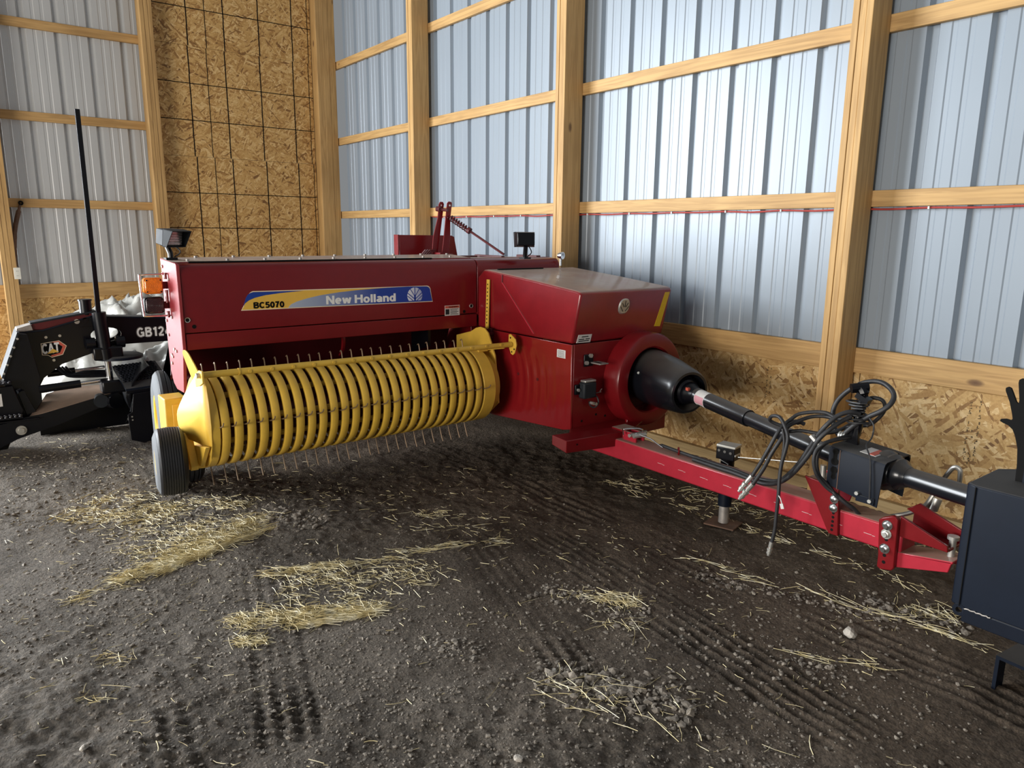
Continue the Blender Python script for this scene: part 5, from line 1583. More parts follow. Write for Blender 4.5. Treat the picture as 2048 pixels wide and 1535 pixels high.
# main beam: swan neck that drops to the mounting end; a slot lets the light through
bo = [(0.335, 0.835), (0.50, 0.842), (0.853, 0.935), (0.925, 0.915), (1.40, 0.880), (1.80, 0.872), (1.80, 0.690), (1.03, 0.692), (0.836, 0.652), (0.593, 0.576), (0.470, 0.485), (0.440, 0.430), (0.425, 0.300), (0.360, 0.235), (0.250, 0.50)]
def hole_plate(m, poly, c, ry, rz, x0, x1):
    """plate in the y-z plane with one oval opening (bridged ring of faces)"""
    n = 24
    P = [Vector((y, z)) for y, z in poly]
    H = [Vector((c[0] + ry * math.cos(2 * math.pi * k / n), c[1] + rz * math.sin(2 * math.pi * k / n))) for k in range(n)]
    bm = bmesh.new()
    ov = [bm.verts.new((x1, p.x, p.y)) for p in P]
    hv = [bm.verts.new((x1, p.x, p.y)) for p in H]
    eo = [bm.edges.new((ov[i], ov[(i + 1) % len(ov)])) for i in range(len(ov))]
    eh = [bm.edges.new((hv[i], hv[(i + 1) % n])) for i in range(n)]
    bmesh.ops.triangle_fill(bm, edges=eo + eh, use_beauty=True)
    r = bmesh.ops.extrude_face_region(bm, geom=list(bm.faces))
    for g in r['geom']:
        if isinstance(g, bmesh.types.BMVert):
            g.co.x = x0
    bm.verts.index_update()
    m.add([tuple(v.co) for v in bm.verts], [tuple(v.index for v in f.verts) for f in bm.faces])
    bm.free()
    return m
mb = MB()
hole_plate(mb, bo, (0.905, 0.775), 0.105, 0.055, GX0 - 0.02, GX0)
beam = mb.build('main_beam', 'black', GR, 0.0, angle=30)
mb = MB()
hole_plate(mb, bo, (0.905, 0.775), 0.105, 0.055, GX0 - 0.16, GX0 - 0.14)
mb.build('beam_far_plate', 'black', GR, 0.0, angle=30)
ct = MB()
tops = [(0.335, 0.835), (0.50, 0.842), (0.853, 0.935), (0.925, 0.915), (1.40, 0.880), (1.80, 0.872)]
tb_ = [(y, z) for y, z in tops] + [(y, z - 0.012) for y, z in tops[::-1]]
ct.prism(tb_, 0, GX0 - 0.16, GX0 + 0.006)
ct.build('beam_cap', 'navy', GR, 0.002)
MB().prism([(0.430, 0.843), (0.435, 0.888), (0.855, 0.955), (0.853, 0.930), (0.50, 0.842)], 0, GX0 - 0.10, GX0 - 0.01).build('hose_channel', 'maroon', GR, 0.003)
MB().prism([(0.43, 0.885), (0.425, 0.897), (0.853, 0.962), (0.858, 0.950)], 0, GX0 - 0.14, GX0 - 0.005).build('channel_lid', 'lamp_grey', GR, 0.002)
for y, z in ((0.72, 0.888), (0.775, 0.897), (0.825, 0.905)):
    MB().cyl((GX0 - 0.01, y, z), (GX0 + 0.006, y, z), 0.018, n=14).build('hose_port', 'zinc' if y < 0.75 else 'black', GR)
MB().prism([(0.335, 0.832), (0.34, 0.862), (0.43, 0.885), (0.44, 0.842)], 0, GX0 - 0.14, GX0 + 0.004).build('beam_end_cap', 'steel', GR, 0.003)
MB().revolve((GX0 + 0.001, 0.775, 0.76), (1, 0, 0), [(0, 0.086), (0.004, 0.086), (0.004, 0.09), (0, 0.09)], 32, math.radians(100), math.radians(290), close=True).build('weld_arc', 'black', GR)
for y, z in ((0.512, 0.785), (0.60, 0.790), (0.545, 0.612)):
    MB().cyl((GX0, y, z), (GX0 + 0.006, y, z), 0.010, n=10).build('bolt', 'zinc', GR)
# printed marks
FX = GX0 + 0.0008
hx = [(0.475, 0.742), (0.592, 0.755), (0.637, 0.712), (0.607, 0.648), (0.535, 0.632), (0.512, 0.650), (0.475, 0.655)]
MB().prism(hx, 0, GX0, FX).build('badge_border', 'cream', beam)
hx2 = [(0.540, 0.747), (0.590, 0.752), (0.632, 0.711), (0.604, 0.652), (0.537, 0.637), (0.53, 0.65), (0.590, 0.664), (0.610, 0.708), (0.578, 0.738)]
MB().prism([(0.48, 0.738), (0.59, 0.750), (0.631, 0.711), (0.604, 0.653), (0.537, 0.637), (0.51, 0.655), (0.48, 0.659)], 0, GX0, FX + 0.0005).build('badge_field', 'ink', beam)
MB().prism(hx2, 0, GX0, FX + 0.001).build('badge_red', 'label_red', beam)
bold_text('lettering', 'CAT', 'white', beam, (FX + 0.001, 0.478, 0.662), (0, 1, 0.06), (0, 0, 1), 0.074, 0.112, 0.0008, 1.25, 0.02)
MB().prism([(0.508, 0.662), (0.546, 0.698), (0.584, 0.672)], 0, GX0, FX + 0.0025).build('badge_peak', 'gold', beam)
bold_text('lettering_edge', 'GB124', 'steel', beam, (FX - 0.0006, 1.119, 0.738), (0, 1, 0.0), (0, 0, 1), 0.073, 0.245, 0.0005, 2.0, 0.16)
bold_text('lettering_edge', 'GB124', 'ink', beam, (FX - 0.0002, 1.119, 0.738), (0, 1, 0.0), (0, 0, 1), 0.073, 0.245, 0.0005, 1.7, 0.16)
bold_text('lettering', 'GB124', 'white', beam, (FX, 1.119, 0.738), (0, 1, 0.0), (0, 0, 1), 0.073, 0.245, 0.0009, 1.15, 0.16)

# mounting end with its two treads
MB().prism([(0.335, 0.835), (0.395, 0.825), (0.440, 0.52), (0.435, 0.33), (0.37, 0.235), (0.30, 0.235), (0.215, 0.50)], 0, GX0 - 0.01, GX0 + 0.09).build('mount_cheek', 'black', GR, 0.004)
MB().prism([(0.335, 0.845), (0.350, 0.845), (0.225, 0.52), (0.210, 0.53)], 0, GX0 - 0.18, GX0 + 0.10).build('mount_face', 'lamp_grey', GR, 0.002)
for k in range(5):
    t = k / 4
    MB().cyl((GX0 + 0.10, 0.332 - 0.105 * t, 0.80 - 0.24 * t), (GX0 + 0.108, 0.332 - 0.105 * t, 0.80 - 0.24 * t), 0.008, n=8).build('bolt', 'zinc', GR)
MB().prism([(-0.35, 0.02), (-0.35, 0.475), (0.265, 0.475), (0.315, 0.29), (0.30, 0.25), (0.19, 0.02)], 0, GX0 - 0.05, GX0 + 0.14).build('mount_box', 'black', GR, 0.006)
MB().prism([(0.29, 0.42), (0.33, 0.43), (0.395, 0.25), (0.33, 0.24)], 0, GX0 + 0.02, GX0 + 0.12).build('mount_rib', 'black', GR, 0.003)
def tread(name, x0, x1, y0, y1, z, parent, step=0.028, zfun=None):
    t_ = MB().box((x0, y0, z - 0.012), (x1, y1, z)).build(name, 'black', parent, 0.002)
    te = MB()
    ny, nx = max(2, int((y1 - y0) / step)), max(2, int((x1 - x0) / step))
    for i in range(nx):
        for j in range(ny):
            cx_, cy_ = x0 + (i + 0.5) * (x1 - x0) / nx, y0 + (j + 0.5 + 0.25 * (i % 2)) * (y1 - y0) / ny
            te.revolve((cx_, cy_, z - 0.002), (0, 0, 1), [(0, 0.011), (0.010, 0.009), (0.010, 0.006), (0.002, 0.005)], 7)
    te.build('tread_teeth', 'tread', t_)
    return t_
tread('step_tread', GX0 + 0.0, GX0 + 0.16, -0.35, 0.262, 0.498, GR)
MB().box((GX0 + 0.04, -0.35, 0.225), (GX0 + 0.20, 0.40, 0.235)).build('lower_step_plate', 'black', GR, 0.002)
tread('step_tread', GX0 + 0.06, GX0 + 0.22, -0.35, 0.30, 0.262, GR)
MB().cyl((GX0 + 0.02, 0.345, 0.436), (GX0 + 0.13, 0.285, 0.424), 0.014, n=12).build('lock_pin', 'navy', GR)
MB().box((GX0 + 0.14, -0.12, 0.335), (GX0 + 0.142, 0.195, 0.425)).build('mount_label', 'label', GR)
bold_text('lettering', '8', 'label_green', bpy.data.objects['mount_label'], (GX0 + 0.142, 0.150, 0.375), (0, 1, 0), (0, 0, 1), 0.042, 0.03)
bold_text('lettering', '0', 'label_green', bpy.data.objects['mount_label'], (GX0 + 0.142, 0.152, 0.342), (0, 1, 0), (0, 0, 1), 0.028, 0.028)
# lower frame that sweeps to the circle
lf = MB()
lf.prism([(0.10, 0.02), (0.10, 0.20), (0.33, 0.245), (0.42, 0.255), (0.80, 0.335), (0.93, 0.36), (0.93, 0.29), (0.78, 0.245), (0.50, 0.155), (0.36, 0.12), (0.25, 0.09)], 0, GX0 + 0.155, GX0 + 0.175)
lf.build('lower_frame', 'black', GR, 0.003)
MB().add([(GX0 + 0.17, 0.34, 0.246), (GX0 + 0.17, 0.80, 0.336), (GX0 + 0.17, 0.94, 0.365), (GX0 - 0.10, 0.94, 0.372), (GX0 - 0.13, 0.62, 0.375), (GX0 - 0.10, 0.48, 0.345), (GX0 + 0.0, 0.42, 0.29),
          (GX0 + 0.17, 0.34, 0.238), (GX0 + 0.17, 0.80, 0.328), (GX0 + 0.17, 0.94, 0.357), (GX0 - 0.10, 0.94, 0.364), (GX0 - 0.13, 0.62, 0.367), (GX0 - 0.10, 0.48, 0.337), (GX0 + 0.0, 0.42, 0.282)],
         [(0, 1, 2, 3, 4, 5, 6), (13, 12, 11, 10, 9, 8, 7)] + [(i, i + 7, (i + 1) % 7 + 7, (i + 1) % 7) for i in range(7)]).build('frame_plate', 'brown', GR)
MB().revolve((GX0 + 0.178, 0.282, 0.155), (1, 0, 0), [(0, 0.034), (0.006, 0.034), (0.006, 0.020), (0.018, 0.018), (0.018, 0.001)], 16).build('pivot_bolt', 'zinc', GR)
MB().prism([(0.42, 0.0), (0.42, 0.10), (0.62, 0.27), (1.30, 0.30), (1.30, 0.0)], 0, GX0 - 0.24, GX0 - 0.22).build('gap_dark_plate', 'black', GR, 0.002)  # added dark plate, standing in for the shade under the frame
# cylinders
MB().cyl((GX0 + 0.08, 0.425, 0.418), (GX0 + 0.08, 0.690, 0.430), 0.029, n=18).build('swing_cylinder', 'black', GR)
MB().cyl((GX0 + 0.08, 0.690, 0.430), (GX0 + 0.08, 0.880, 0.440), 0.015, n=14).build('cylinder_rod', 'chrome', GR)
MB().cyl((GX0 - 0.08, 0.50, 0.50), (GX0 - 0.08, 0.68, 0.505), 0.026, n=16).build('swing_cylinder', 'black', GR)
MB().cyl((GX0 - 0.08, 0.68, 0.505), (GX0 - 0.08, 0.90, 0.515), 0.012, n=12).build('cylinder_rod', 'chrome', GR)
for a in range(4):
    MB().tube(spline([(GX0 - 0.02 + 0.02 * a, 0.55 + 0.02 * a, 0.56), (GX0 + 0.0, 0.60 + 0.02 * a, 0.50), (GX0 + 0.02, 0.66 + 0.03 * a, 0.475 + 0.012 * a), (GX0 + 0.02, 0.90, 0.455 + 0.014 * a)], 5), 0.008, 7).build('hydraulic_hose', 'black', GR)
mx_, my_ = GX0 + 0.07, 0.872
MB().cyl((mx_, my_ + 0.005, 0.66), (mx_, my_ - 0.012, 0.955), 0.048, n=24).build('lift_cylinder', 'black', GR)
MB().cyl((mx_, my_ + 0.012, 0.60), (mx_, my_ + 0.006, 0.68), 0.055, n=20).build('cylinder_gland', 'black', GR)
MB().cyl((mx_, my_ + 0.02, 0.42), (mx_, my_ + 0.01, 0.62), 0.024, n=18).build('cylinder_rod', 'chrome', GR)
MB().obox((mx_, my_ + 0.02, 0.645), (1, 0, 0), (0, 1, 0), (0, 0, 1), 0.045, 0.10, 0.05).build('trunnion_block', 'black', GR, 0.012)
for dy in (-0.085, 0.115):
    MB().revolve((mx_ - 0.02, my_ + dy, 0.72), (0, 1, 0), [(-0.03, 0.001), (-0.03, 0.045), (0.03, 0.045), (0.03, 0.001)], 18).build('trunnion_cap', 'black', GR)
MB().cyl((GX0 - 0.05, my_ - 0.08, 0.93), (GX0 - 0.05, my_ - 0.08, 1.035), 0.043, n=18).build('far_cylinder', 'black', GR)
MB().revolve((GX0 - 0.05, my_ - 0.08, 1.035), (0, 0, 1), [(0, 0.048), (0.012, 0.048), (0.012, 0.001)], 18).build('cylinder_cap', 'black', GR)
# the tall square mast
MB().box((mx_ - 0.016, my_ - 0.029, 0.94), (mx_ + 0.016, my_ + 0.003, 2.40)).build('mast', 'black', GR, 0.003)
# circle drive, blade and its end plate
MB().obox((GX0 + 0.12, 0.90, 0.40), (1, 0, 0), (0, 1, 0), (0, 0, 1), 0.07, 0.085, 0.05).build('circle_block', 'black', GR, 0.015)
MB().cyl((GX0 + 0.12, 0.80, 0.30), (GX0 + 0.19, 0.80, 0.30), 0.05, n=18).build('drive_motor', 'lamp_grey', GR)
MB().cyl((GX0 + 0.10, 0.86, 0.29), (GX0 + 0.19, 0.90, 0.29), 0.058, n=16).build('drive_motor', 'black', GR)
MB().revolve((GX0 - 0.02, 0.98, 0.585), (0, 0, 1), [(0, 0.001), (0, 0.17), (0.02, 0.17), (0.03, 0.15), (0.03, 0.001)], 28).build('circle_plate', 'navy', GR)
cv = []
for k in range(9):
    a = math.radians(-60 + 15 * k)
    cv.append((0.86 + 0.30 * (1 - math.cos(a)) + 0.05, 0.30 + 0.30 * math.sin(a)))
cv2 = [(y + 0.012, z) for y, z in cv[::-1]]
MB().add([(x, y + (0.12 if x < GX0 else 0.05), z) for x in (GX0 - 0.55, GX0 + 0.34) for y, z in cv + cv2],
         [(i, (i + 1) % 18, 18 + (i + 1) % 18, 18 + i) for i in range(18)] + [tuple(range(18)), tuple(range(18, 36))[::-1]]).build('moldboard', 'black', GR, angle=40)
MB().prism([(0.945, 0.02), (0.935, 0.215), (0.965, 0.235), (0.985, 0.37), (1.26, 0.385), (1.27, 0.0), (1.05, -0.02)], 0, GX0 + 0.38, GX0 + 0.395).build('blade_end_plate', 'black', GR, 0.002)
ep2 = bpy.data.objects['blade_end_plate']
for y, z in ((0.962, 0.20), (0.964, 0.175), (1.15, 0.10), (1.15, 0.15)):
    MB().cyl((GX0 + 0.395, y, z), (GX0 + 0.400, y, z), 0.006, n=8).build('bolt', 'zinc', ep2)
MB().prism([(0.955, 0.235), (0.99, 0.36), (1.05, 0.36), (1.05, 0.32), (1.0, 0.235)], 0, GX0 + 0.36, GX0 + 0.379).build('gusset', 'lamp_grey', GR, 0.002)
# cover plate and tread over the blade end
cp = MB().add([(GX0 + 0.05, 0.915, 0.535), (GX0 + 0.36, 0.945, 0.405), (GX0 + 0.36, 1.26, 0.420), (GX0 + 0.05, 1.22, 0.55),
               (GX0 + 0.05, 0.915, 0.520), (GX0 + 0.36, 0.945, 0.390), (GX0 + 0.36, 1.26, 0.405), (GX0 + 0.05, 1.22, 0.535)],
              [(0, 1, 2, 3), (7, 6, 5, 4), (0, 4, 5, 1), (1, 5, 6, 2), (2, 6, 7, 3), (3, 7, 4, 0)]).build('cover_plate', 'navy', GR)
MB().obox((GX0 + 0.355, 1.10, 0.385), (0, 1, 0.04), (1, 0, 0), (0, 0, 1), 0.155, 0.008, 0.012).build('plate_lip', 'black', GR, 0.002)
te = MB()
for i in range(9):
    for j in range(11):
        u, v = (i + 0.5 + 0.0) / 9 * 0.74, (j + 0.4 + 0.3 * (i % 2)) / 11 * 0.92
        x = GX0 + 0.06 + u * 0.30
        y = 0.922 + 0.03 * u + v * 0.30
        z = 0.533 - 0.125 * u + 0.015 * v
        te.revolve((x, y, z), (0.35, 0, 1), [(0, 0.013), (0.012, 0.011), (0.012, 0.006), (0.003, 0.005)], 7)
tt_ = te.build('tread_teeth', 'tread', cp)
tt_['kind'] = 'stuff'
for o_ in list(bpy.data.objects):
    if o_.name.startswith('tread_teeth'):
        o_['kind'] = 'stuff'
MB().box((GX0 + 0.22, 1.15, 0.06), (GX0 + 0.40, 1.28, 0.30)).build('bearing_housing', 'black', GR, 0.01)

# ---------------------------------------------------------------- plastic film in the corner behind the grader
def film(name, x0, x1, y0, y1, hfun, label, n=70):
    xs, ys = np.linspace(x0, x1, n), np.linspace(y0, y1, n)
    X_, Y_ = np.meshgrid(xs, ys, indexing='ij')
    Z_ = hfun(X_, Y_)
    v = np.stack([X_ + 0.03 * vnoise(X_ * 9, Y_ * 9, 61), Y_ + 0.03 * vnoise(X_ * 9, Y_ * 9, 62), Z_], -1).reshape(-1, 3)
    a, b_ = np.meshgrid(np.arange(n - 1), np.arange(n - 1), indexing='ij')
    i = (a * n + b_).ravel()
    q = np.stack([i, i + n, i + n + 1, i + 1], -1)
    q = q[Z_.ravel()[q].max(1) > 0.05]
    o = np_mesh(name, v, q, 'film', smooth=True)
    return tag(o, label, 'plastic sheet')
def crumple(X_, Y_, s):
    r = 0
    for k, (f, a) in enumerate(((3.0, 0.20), (7.5, 0.15), (16, 0.09), (32, 0.04))):
        r = r + a * (0.5 - np.abs(vnoise(X_ * f + s, Y_ * f - s, 70 + k)) * 2)
    return r
film('plastic_sheet', -8.9, -7.15, 0.50, 2.6,
     lambda X_, Y_: np.clip(np.clip(1 - ((X_ + 8.05) / 0.95) ** 2, 0, 1) ** 0.5 * np.clip(1 - ((Y_ - 1.6) / 1.08) ** 2, 0, 1) ** 0.45 * (0.80 + crumple(X_, Y_, 1.0)), 0.015, 2),
     'large heap of crumpled clear plastic film against the end wall')
film('plastic_sheet', -7.06, -6.50, 0.98, 2.1,
     lambda X_, Y_: np.clip(np.clip(1 - ((X_ + 6.78) / 0.28) ** 2, 0, 1) ** 0.5 * np.clip(1 - ((Y_ - 1.55) / 0.55) ** 2, 0, 1) ** 0.5 * (0.50 + 0.8 * crumple(X_, Y_, 5.0)), 0.015, 2),
     'lower fold of white plastic film bunched under the grader beam', 60)

# ---------------------------------------------------------------- black steel box with the hand-shaped plate, right edge
BOX = root('ballast_box', (-0.55, 2.75, 0.0), 'dark blue-black steel box with a hand-shaped plate on top, at the tractor end', 'steel box')
MB().prism([(-0.905, 2.60), (-0.876, 2.585), (0.15, 2.585), (0.15, 2.93), (-0.84, 2.93), (-0.905, 2.85)], 2, 0.345, 0.775).build('box_body', 'navy', BOX, 0.006)
MB().prism([(-0.862, 2.583), (-0.10, 2.583), (-0.10, 2.60), (-0.862, 2.60)], 2, 0.298, 0.348).build('bottom_lip', 'navy', BOX, 0.003)
MB().revolve((-0.872, 2.60, 0.335), (0, -1, 0), [(-0.004, 0.010), (-0.004, 0.021), (0.016, 0.021), (0.016, 0.010)], 20, close=True).build('lug_ring', 'navy', BOX)
MB().tube([(-0.855, 2.582, 0.346)] + [(-0.855 + 0.006 * k, 2.5815 + 0.001 * (k % 2), 0.3465 + 0.0012 * ((k * 7) % 3)) for k in range(1, 14)], 0.0025, 6).build('weld_bead', 'steel', BOX)
MB().tube([(-0.873, 2.583, 0.35), (-0.873, 2.583, 0.77)], 0.002, 5).build('corner_seam', 'ink', BOX)
MB().box((-0.60, 2.60, 0.10), (-0.50, 2.92, 0.345)).build('support_leg', 'navy', BOX, 0.004)
ch = MB()
c0 = Vector((-0.80, 2.775, 0.0))
ux = Vector((1, -0.07, 0)).normalized()
uy = Vector((0.12, 1, 0)).normalized()
def chp(a, b_, z):
    return tuple(c0 + ux * a + uy * b_ + Vector((0, 0, z)))
for (a0, a1, b0, b1, z0, z1) in ((0, 0.012, 0.0, 0.05, 0.0, 0.118), (0, 0.9, 0.0, 0.30, 0.118, 0.130), (0, 0.9, 0.288, 0.30, 0.0, 0.118)):
    ch.add([chp(a0, b0, z0), chp(a1, b0, z0), chp(a1, b1, z0), chp(a0, b1, z0), chp(a0, b0, z1), chp(a1, b0, z1), chp(a1, b1, z1), chp(a0, b1, z1)],
           [(0, 3, 2, 1), (4, 5, 6, 7), (0, 1, 5, 4), (1, 2, 6, 5), (2, 3, 7, 6), (3, 0, 4, 7)])
ch.build('foot_channel', M['navy'], BOX)
# hand cut from plate: wrist, palm, thumb and four fingers
hand = [(-0.818, 0.765), (-0.820, 0.83), (-0.826, 0.885), (-0.838, 0.925), (-0.848, 0.945), (-0.862, 0.956), (-0.878, 0.961), (-0.888, 0.966), (-0.886, 0.973), (-0.870, 0.977), (-0.856, 0.975), (-0.852, 0.980),
        (-0.857, 1.000), (-0.868, 1.035), (-0.884, 1.070), (-0.885, 1.080), (-0.877, 1.085), (-0.868, 1.082), (-0.860, 1.066), (-0.848, 1.040), (-0.842, 1.034), (-0.841, 1.045),
        (-0.851, 1.103), (-0.850, 1.113), (-0.842, 1.119), (-0.832, 1.117), (-0.828, 1.105), (-0.818, 1.048), (-0.813, 1.044), (-0.809, 1.05),
        (-0.806, 1.112), (-0.801, 1.121), (-0.792, 1.121), (-0.787, 1.112), (-0.783, 1.048), (-0.778, 1.044), (-0.774, 1.048), (-0.760, 1.090), (-0.753, 1.097), (-0.745, 1.093), (-0.743, 1.083),
        (-0.752, 1.035), (-0.755, 0.985), (-0.757, 0.945), (-0.768, 0.895), (-0.776, 0.83), (-0.778, 0.765)]
hm = MB().prism(hand, 1, 2.748, 2.757).build('hand_plate', 'ink', BOX, 0.002)
hm['label'] = 'black plate cut in the shape of an open hand'
MB().box((-0.795, 2.742, 0.765), (-0.789, 2.748, 0.86)).build('plate_stay', 'navy', BOX)

# ---------------------------------------------------------------- small things on the walls
ou = root('wall_outlet', (LW + 0.19, 0.555, 1.112), 'ivory electrical outlet box on the post at the end wall', 'outlet')
MB().box((LW + 0.10, 0.528, 1.055), (LW + 0.192, 0.588, 1.172)).build('cover', 'outlet', ou, 0.004)
for z in (1.135, 1.09):
    MB().cyl((LW + 0.191, 0.558, z), (LW + 0.1945, 0.558, z), 0.017, n=16).build('socket', 'outlet', ou)
    MB().box((LW + 0.1946, 0.551, z - 0.004), (LW + 0.1952, 0.553, z + 0.008)).build('slot', 'ink', ou)
    MB().box((LW + 0.1946, 0.563, z - 0.004), (LW + 0.1952, 0.565, z + 0.008)).build('slot', 'ink', ou)
hk = root('hanging_iron', (LW + 0.02, 0.62, 1.83), 'rusty iron strap hanging from a hook on the end wall girt', 'iron strap')
MB().tube(spline([(LW + 0.015, 0.665, 1.80), (LW + 0.03, 0.64, 1.72), (LW + 0.03, 0.605, 1.60), (LW + 0.03, 0.575, 1.45), (LW + 0.03, 0.562, 1.32), (LW + 0.02, 0.56, 1.18)], 5), [0.012] * 4 + [0.022] * 10 + [0.026] * 8 + [0.02] * 4, 8).build('strap', 'rust', hk)
MB().revolve((LW + 0.001, 0.675, 1.822), (1, 0, 0), [(0, 0.024), (0.02, 0.022), (0.02, 0.010), (0.004, 0.009)], 14).build('hook', 'ink', hk)
# red cable stapled under the second girt
cz = 1.7245
cp_ = [(-6.86, RW + 0.012, 1.727)]
x = -6.6
k = 0
while x < 2.2:
    inpost = False
    cp_.append((x, RW + 0.012 - 0.006 * (k % 2), cz - (0.004 if k % 2 == 0 else 0.007 + 0.006 * ((k * 37) % 5) / 5)))
    x += 0.20 + 0.05 * ((k * 13) % 4) / 4
    k += 1
ca = MB().tube(spline(cp_, 4), 0.006, 6).build('electric_cable', 'cable', None, angle=80)
tag(ca, 'thin red cable stapled along the underside of the wall girt', 'cable')
for k, p in enumerate(cp_[1::2]):
    s_ = MB().box((p[0] - 0.004, RW - 0.002, p[2] - 0.008), (p[0] + 0.004, RW + 0.020, p[2] + 0.006)).build('staple', 'white', ca)
# faint smudged mill stamps on the strand boards of the right wall
def stamp(x0, x1, z0, z1, n, seed):
    r = random.Random(seed)
    pans = [o for o in wall_right.children if o.name.startswith('osb_panel') and min(v.co.x for v in o.data.vertices) < x0 and max(v.co.x for v in o.data.vertices) > x1]
    m = MB()
    y = RW + 0.018
    cols = max(2, int((x1 - x0) / 0.022))
    for c in range(cols):
        xc = x0 + (c + 0.5) * (x1 - x0) / cols
        z = z0
        while z < z1:
            h = r.uniform(0.006, 0.022)
            if r.random() < 0.62:
                w = r.uniform(0.0012, 0.0035)
                dx = r.uniform(-0.005, 0.005)
                m.box((xc + dx - w, y - 0.0006, z), (xc + dx + w, y + 0.0002, z + h * 0.7))
                if r.random() < 0.5:
                    m.box((xc - 0.006, y - 0.0006, z), (xc + 0.006, y + 0.0002, z + 0.003))
            z += h
    o = m.build('ink_stamp', 'ink_faint', pans[0])
    o['kind'] = 'stuff'
M['ink_faint'] = plain('faded_ink', (0.10, 0.065, 0.03), 0.8, noise=0.5, nscale=60)
stamp(-1.50, -1.43, 0.36, 0.74, 60, 5)
stamp(-2.70, -2.655, 0.22, 0.40, 20, 6)
stamp(-2.71, -2.66, 0.52, 0.72, 20, 7)

# ---------------------------------------------------------------- straw, gravel and stones on the ground
def straws(name, spec, label, seed, group=None):
    """spec: list of (x0, y0, x1, y1, half width, count, length, heading or None, heading spread, pile height)"""
    r = np.random.default_rng(seed)
    V, F = [], []
    base = 0
    for (x0, y0, x1, y1, hw, cnt, ln, head, spread, pile) in spec:
        t = r.random(cnt)
        dx, dy = x1 - x0, y1 - y0
        l_ = max(1e-6, math.hypot(dx, dy))
        off = np.clip(r.normal(0, hw * 0.55, cnt), -hw * 1.6, hw * 1.6)
        off2 = r.normal(0, hw * 0.3, cnt)
        cx_ = x0 + dx * t - dy / l_ * off + dx / l_ * off2
        cy_ = y0 + dy * t + dx / l_ * off + dy / l_ * off2
        keep = (vnoise(cx_ * 8, cy_ * 8, 77) + 0.5) > 0.62 * r.random(cnt)
        keep |= r.random(cnt) < 0.12
        cx_, cy_ = cx_[keep], cy_[keep]
        cnt = len(cx_)
        L_ = ln * (0.25 + 1.1 * r.random(cnt) ** 1.5)
        hd = r.uniform(0, 2 * np.pi, cnt) if head is None else r.normal(head, spread, cnt)
        bend = r.normal(0, 0.22, cnt) + (r.random(cnt) < 0.12) * r.normal(0, 1.0, cnt)
        wd = r.uniform(0.0006, 0.0014, cnt)
        zb = ground(cx_, cy_) + r.random(cnt) ** 2 * pile + 0.0015
        tilt = r.normal(0, 0.10, cnt)
        S = 4
        rings = []
        for s in range(S):
            u = (s / (S - 1) - 0.5)
            ang = hd + bend * u
            px = cx_ + np.cos(ang) * L_ * u
            py = cy_ + np.sin(ang) * L_ * u
            pz = np.maximum(zb + tilt * L_ * u - 0.10 * L_ * u * u, ground(px, py) + 0.0006)
            nx2, ny2 = -np.sin(ang), np.cos(ang)
            rings.append(np.stack([np.stack([px + nx2 * wd, py + ny2 * wd, pz], -1),
                                   np.stack([px, py, pz + wd * 1.5], -1),
                                   np.stack([px - nx2 * wd, py - ny2 * wd, pz], -1)], 1))
        v = np.concatenate(rings, 1)          # cnt, 12, 3
        V.append(v.reshape(-1, 3))
        q = []
        for s in range(S - 1):
            for k in range(3):
                k2 = (k + 1) % 3
                q.append([s * 3 + k, s * 3 + k2, (s + 1) * 3 + k2, (s + 1) * 3 + k])
        q = np.array(q)
        F.append((q[None] + (np.arange(cnt) * 12)[:, None, None]).reshape(-1, 4) + base)
        base += cnt * 12
    o = np_mesh(name, np.concatenate(V), np.concatenate(F), 'straw', smooth=False)
    return tag(o, label, 'straw', group, 'stuff')

straws('straw', [(-4.62, 0.42, -4.20, 0.80, 0.17, 520, 0.08, None, 0, 0.01), (-4.42, 0.80, -4.15, 1.25, 0.12, 520, 0.08, None, 0, 0.012), (-4.75, 0.55, -4.4, 0.75, 0.24, 260, 0.08, None, 0, 0.01), (-4.15, 0.55, -3.9, 1.0, 0.14, 220, 0.07, None, 0, 0.01)],
       'straw strewn around the foot of the small baler wheel', 101)
straws('straw', [(-3.50, 0.40, -3.60, 0.84, 0.07, 520, 0.09, 1.75, 0.6, 0.02), (-3.58, 0.70, -3.86, 1.24, 0.11, 1150, 0.09, 1.9, 0.8, 0.022), (-3.46, 0.62, -3.70, 1.22, 0.025, 420, 0.13, 1.98, 0.25, 0.02), (-3.75, 0.55, -3.98, 1.0, 0.14, 420, 0.07, None, 0, 0.008), (-3.42, 0.25, -3.48, 0.45, 0.05, 60, 0.10, 1.6, 0.5, 0.01)],
       'long pale swath of straw in front of the pickup', 102)
straws('straw', [(-3.16, 0.98, -2.95, 1.62, 0.045, 330, 0.10, 1.4, 0.6, 0.012), (-3.02, 1.02, -2.72, 1.50, 0.17, 620, 0.08, None, 0, 0.012), (-2.74, 0.94, -2.57, 1.28, 0.055, 460, 0.10, 1.3, 0.7, 0.02), (-2.63, 0.96, -2.55, 1.26, 0.02, 170, 0.14, 1.3, 0.25, 0.02), (-2.84, 0.76, -2.68, 0.98, 0.07, 330, 0.08, None, 0, 0.015), (-2.68, 0.72, -2.60, 0.80, 0.04, 90, 0.09, None, 0, 0.012), (-2.82, 1.35, -2.72, 1.66, 0.12, 170, 0.08, None, 0, 0.01)],
       'ragged patch of trodden straw in the middle of the floor', 103)
straws('straw', [(-2.10, 2.12, -1.98, 2.22, 0.045, 170, 0.11, None, 0, 0.03), (-2.27, 2.0, -2.08, 2.14, 0.05, 50, 0.08, None, 0, 0.01), (-2.02, 2.0, -1.82, 2.1, 0.06, 26, 0.13, None, 0, 0.01)],
       'small yellow tuft of straw on stony ground', 104)
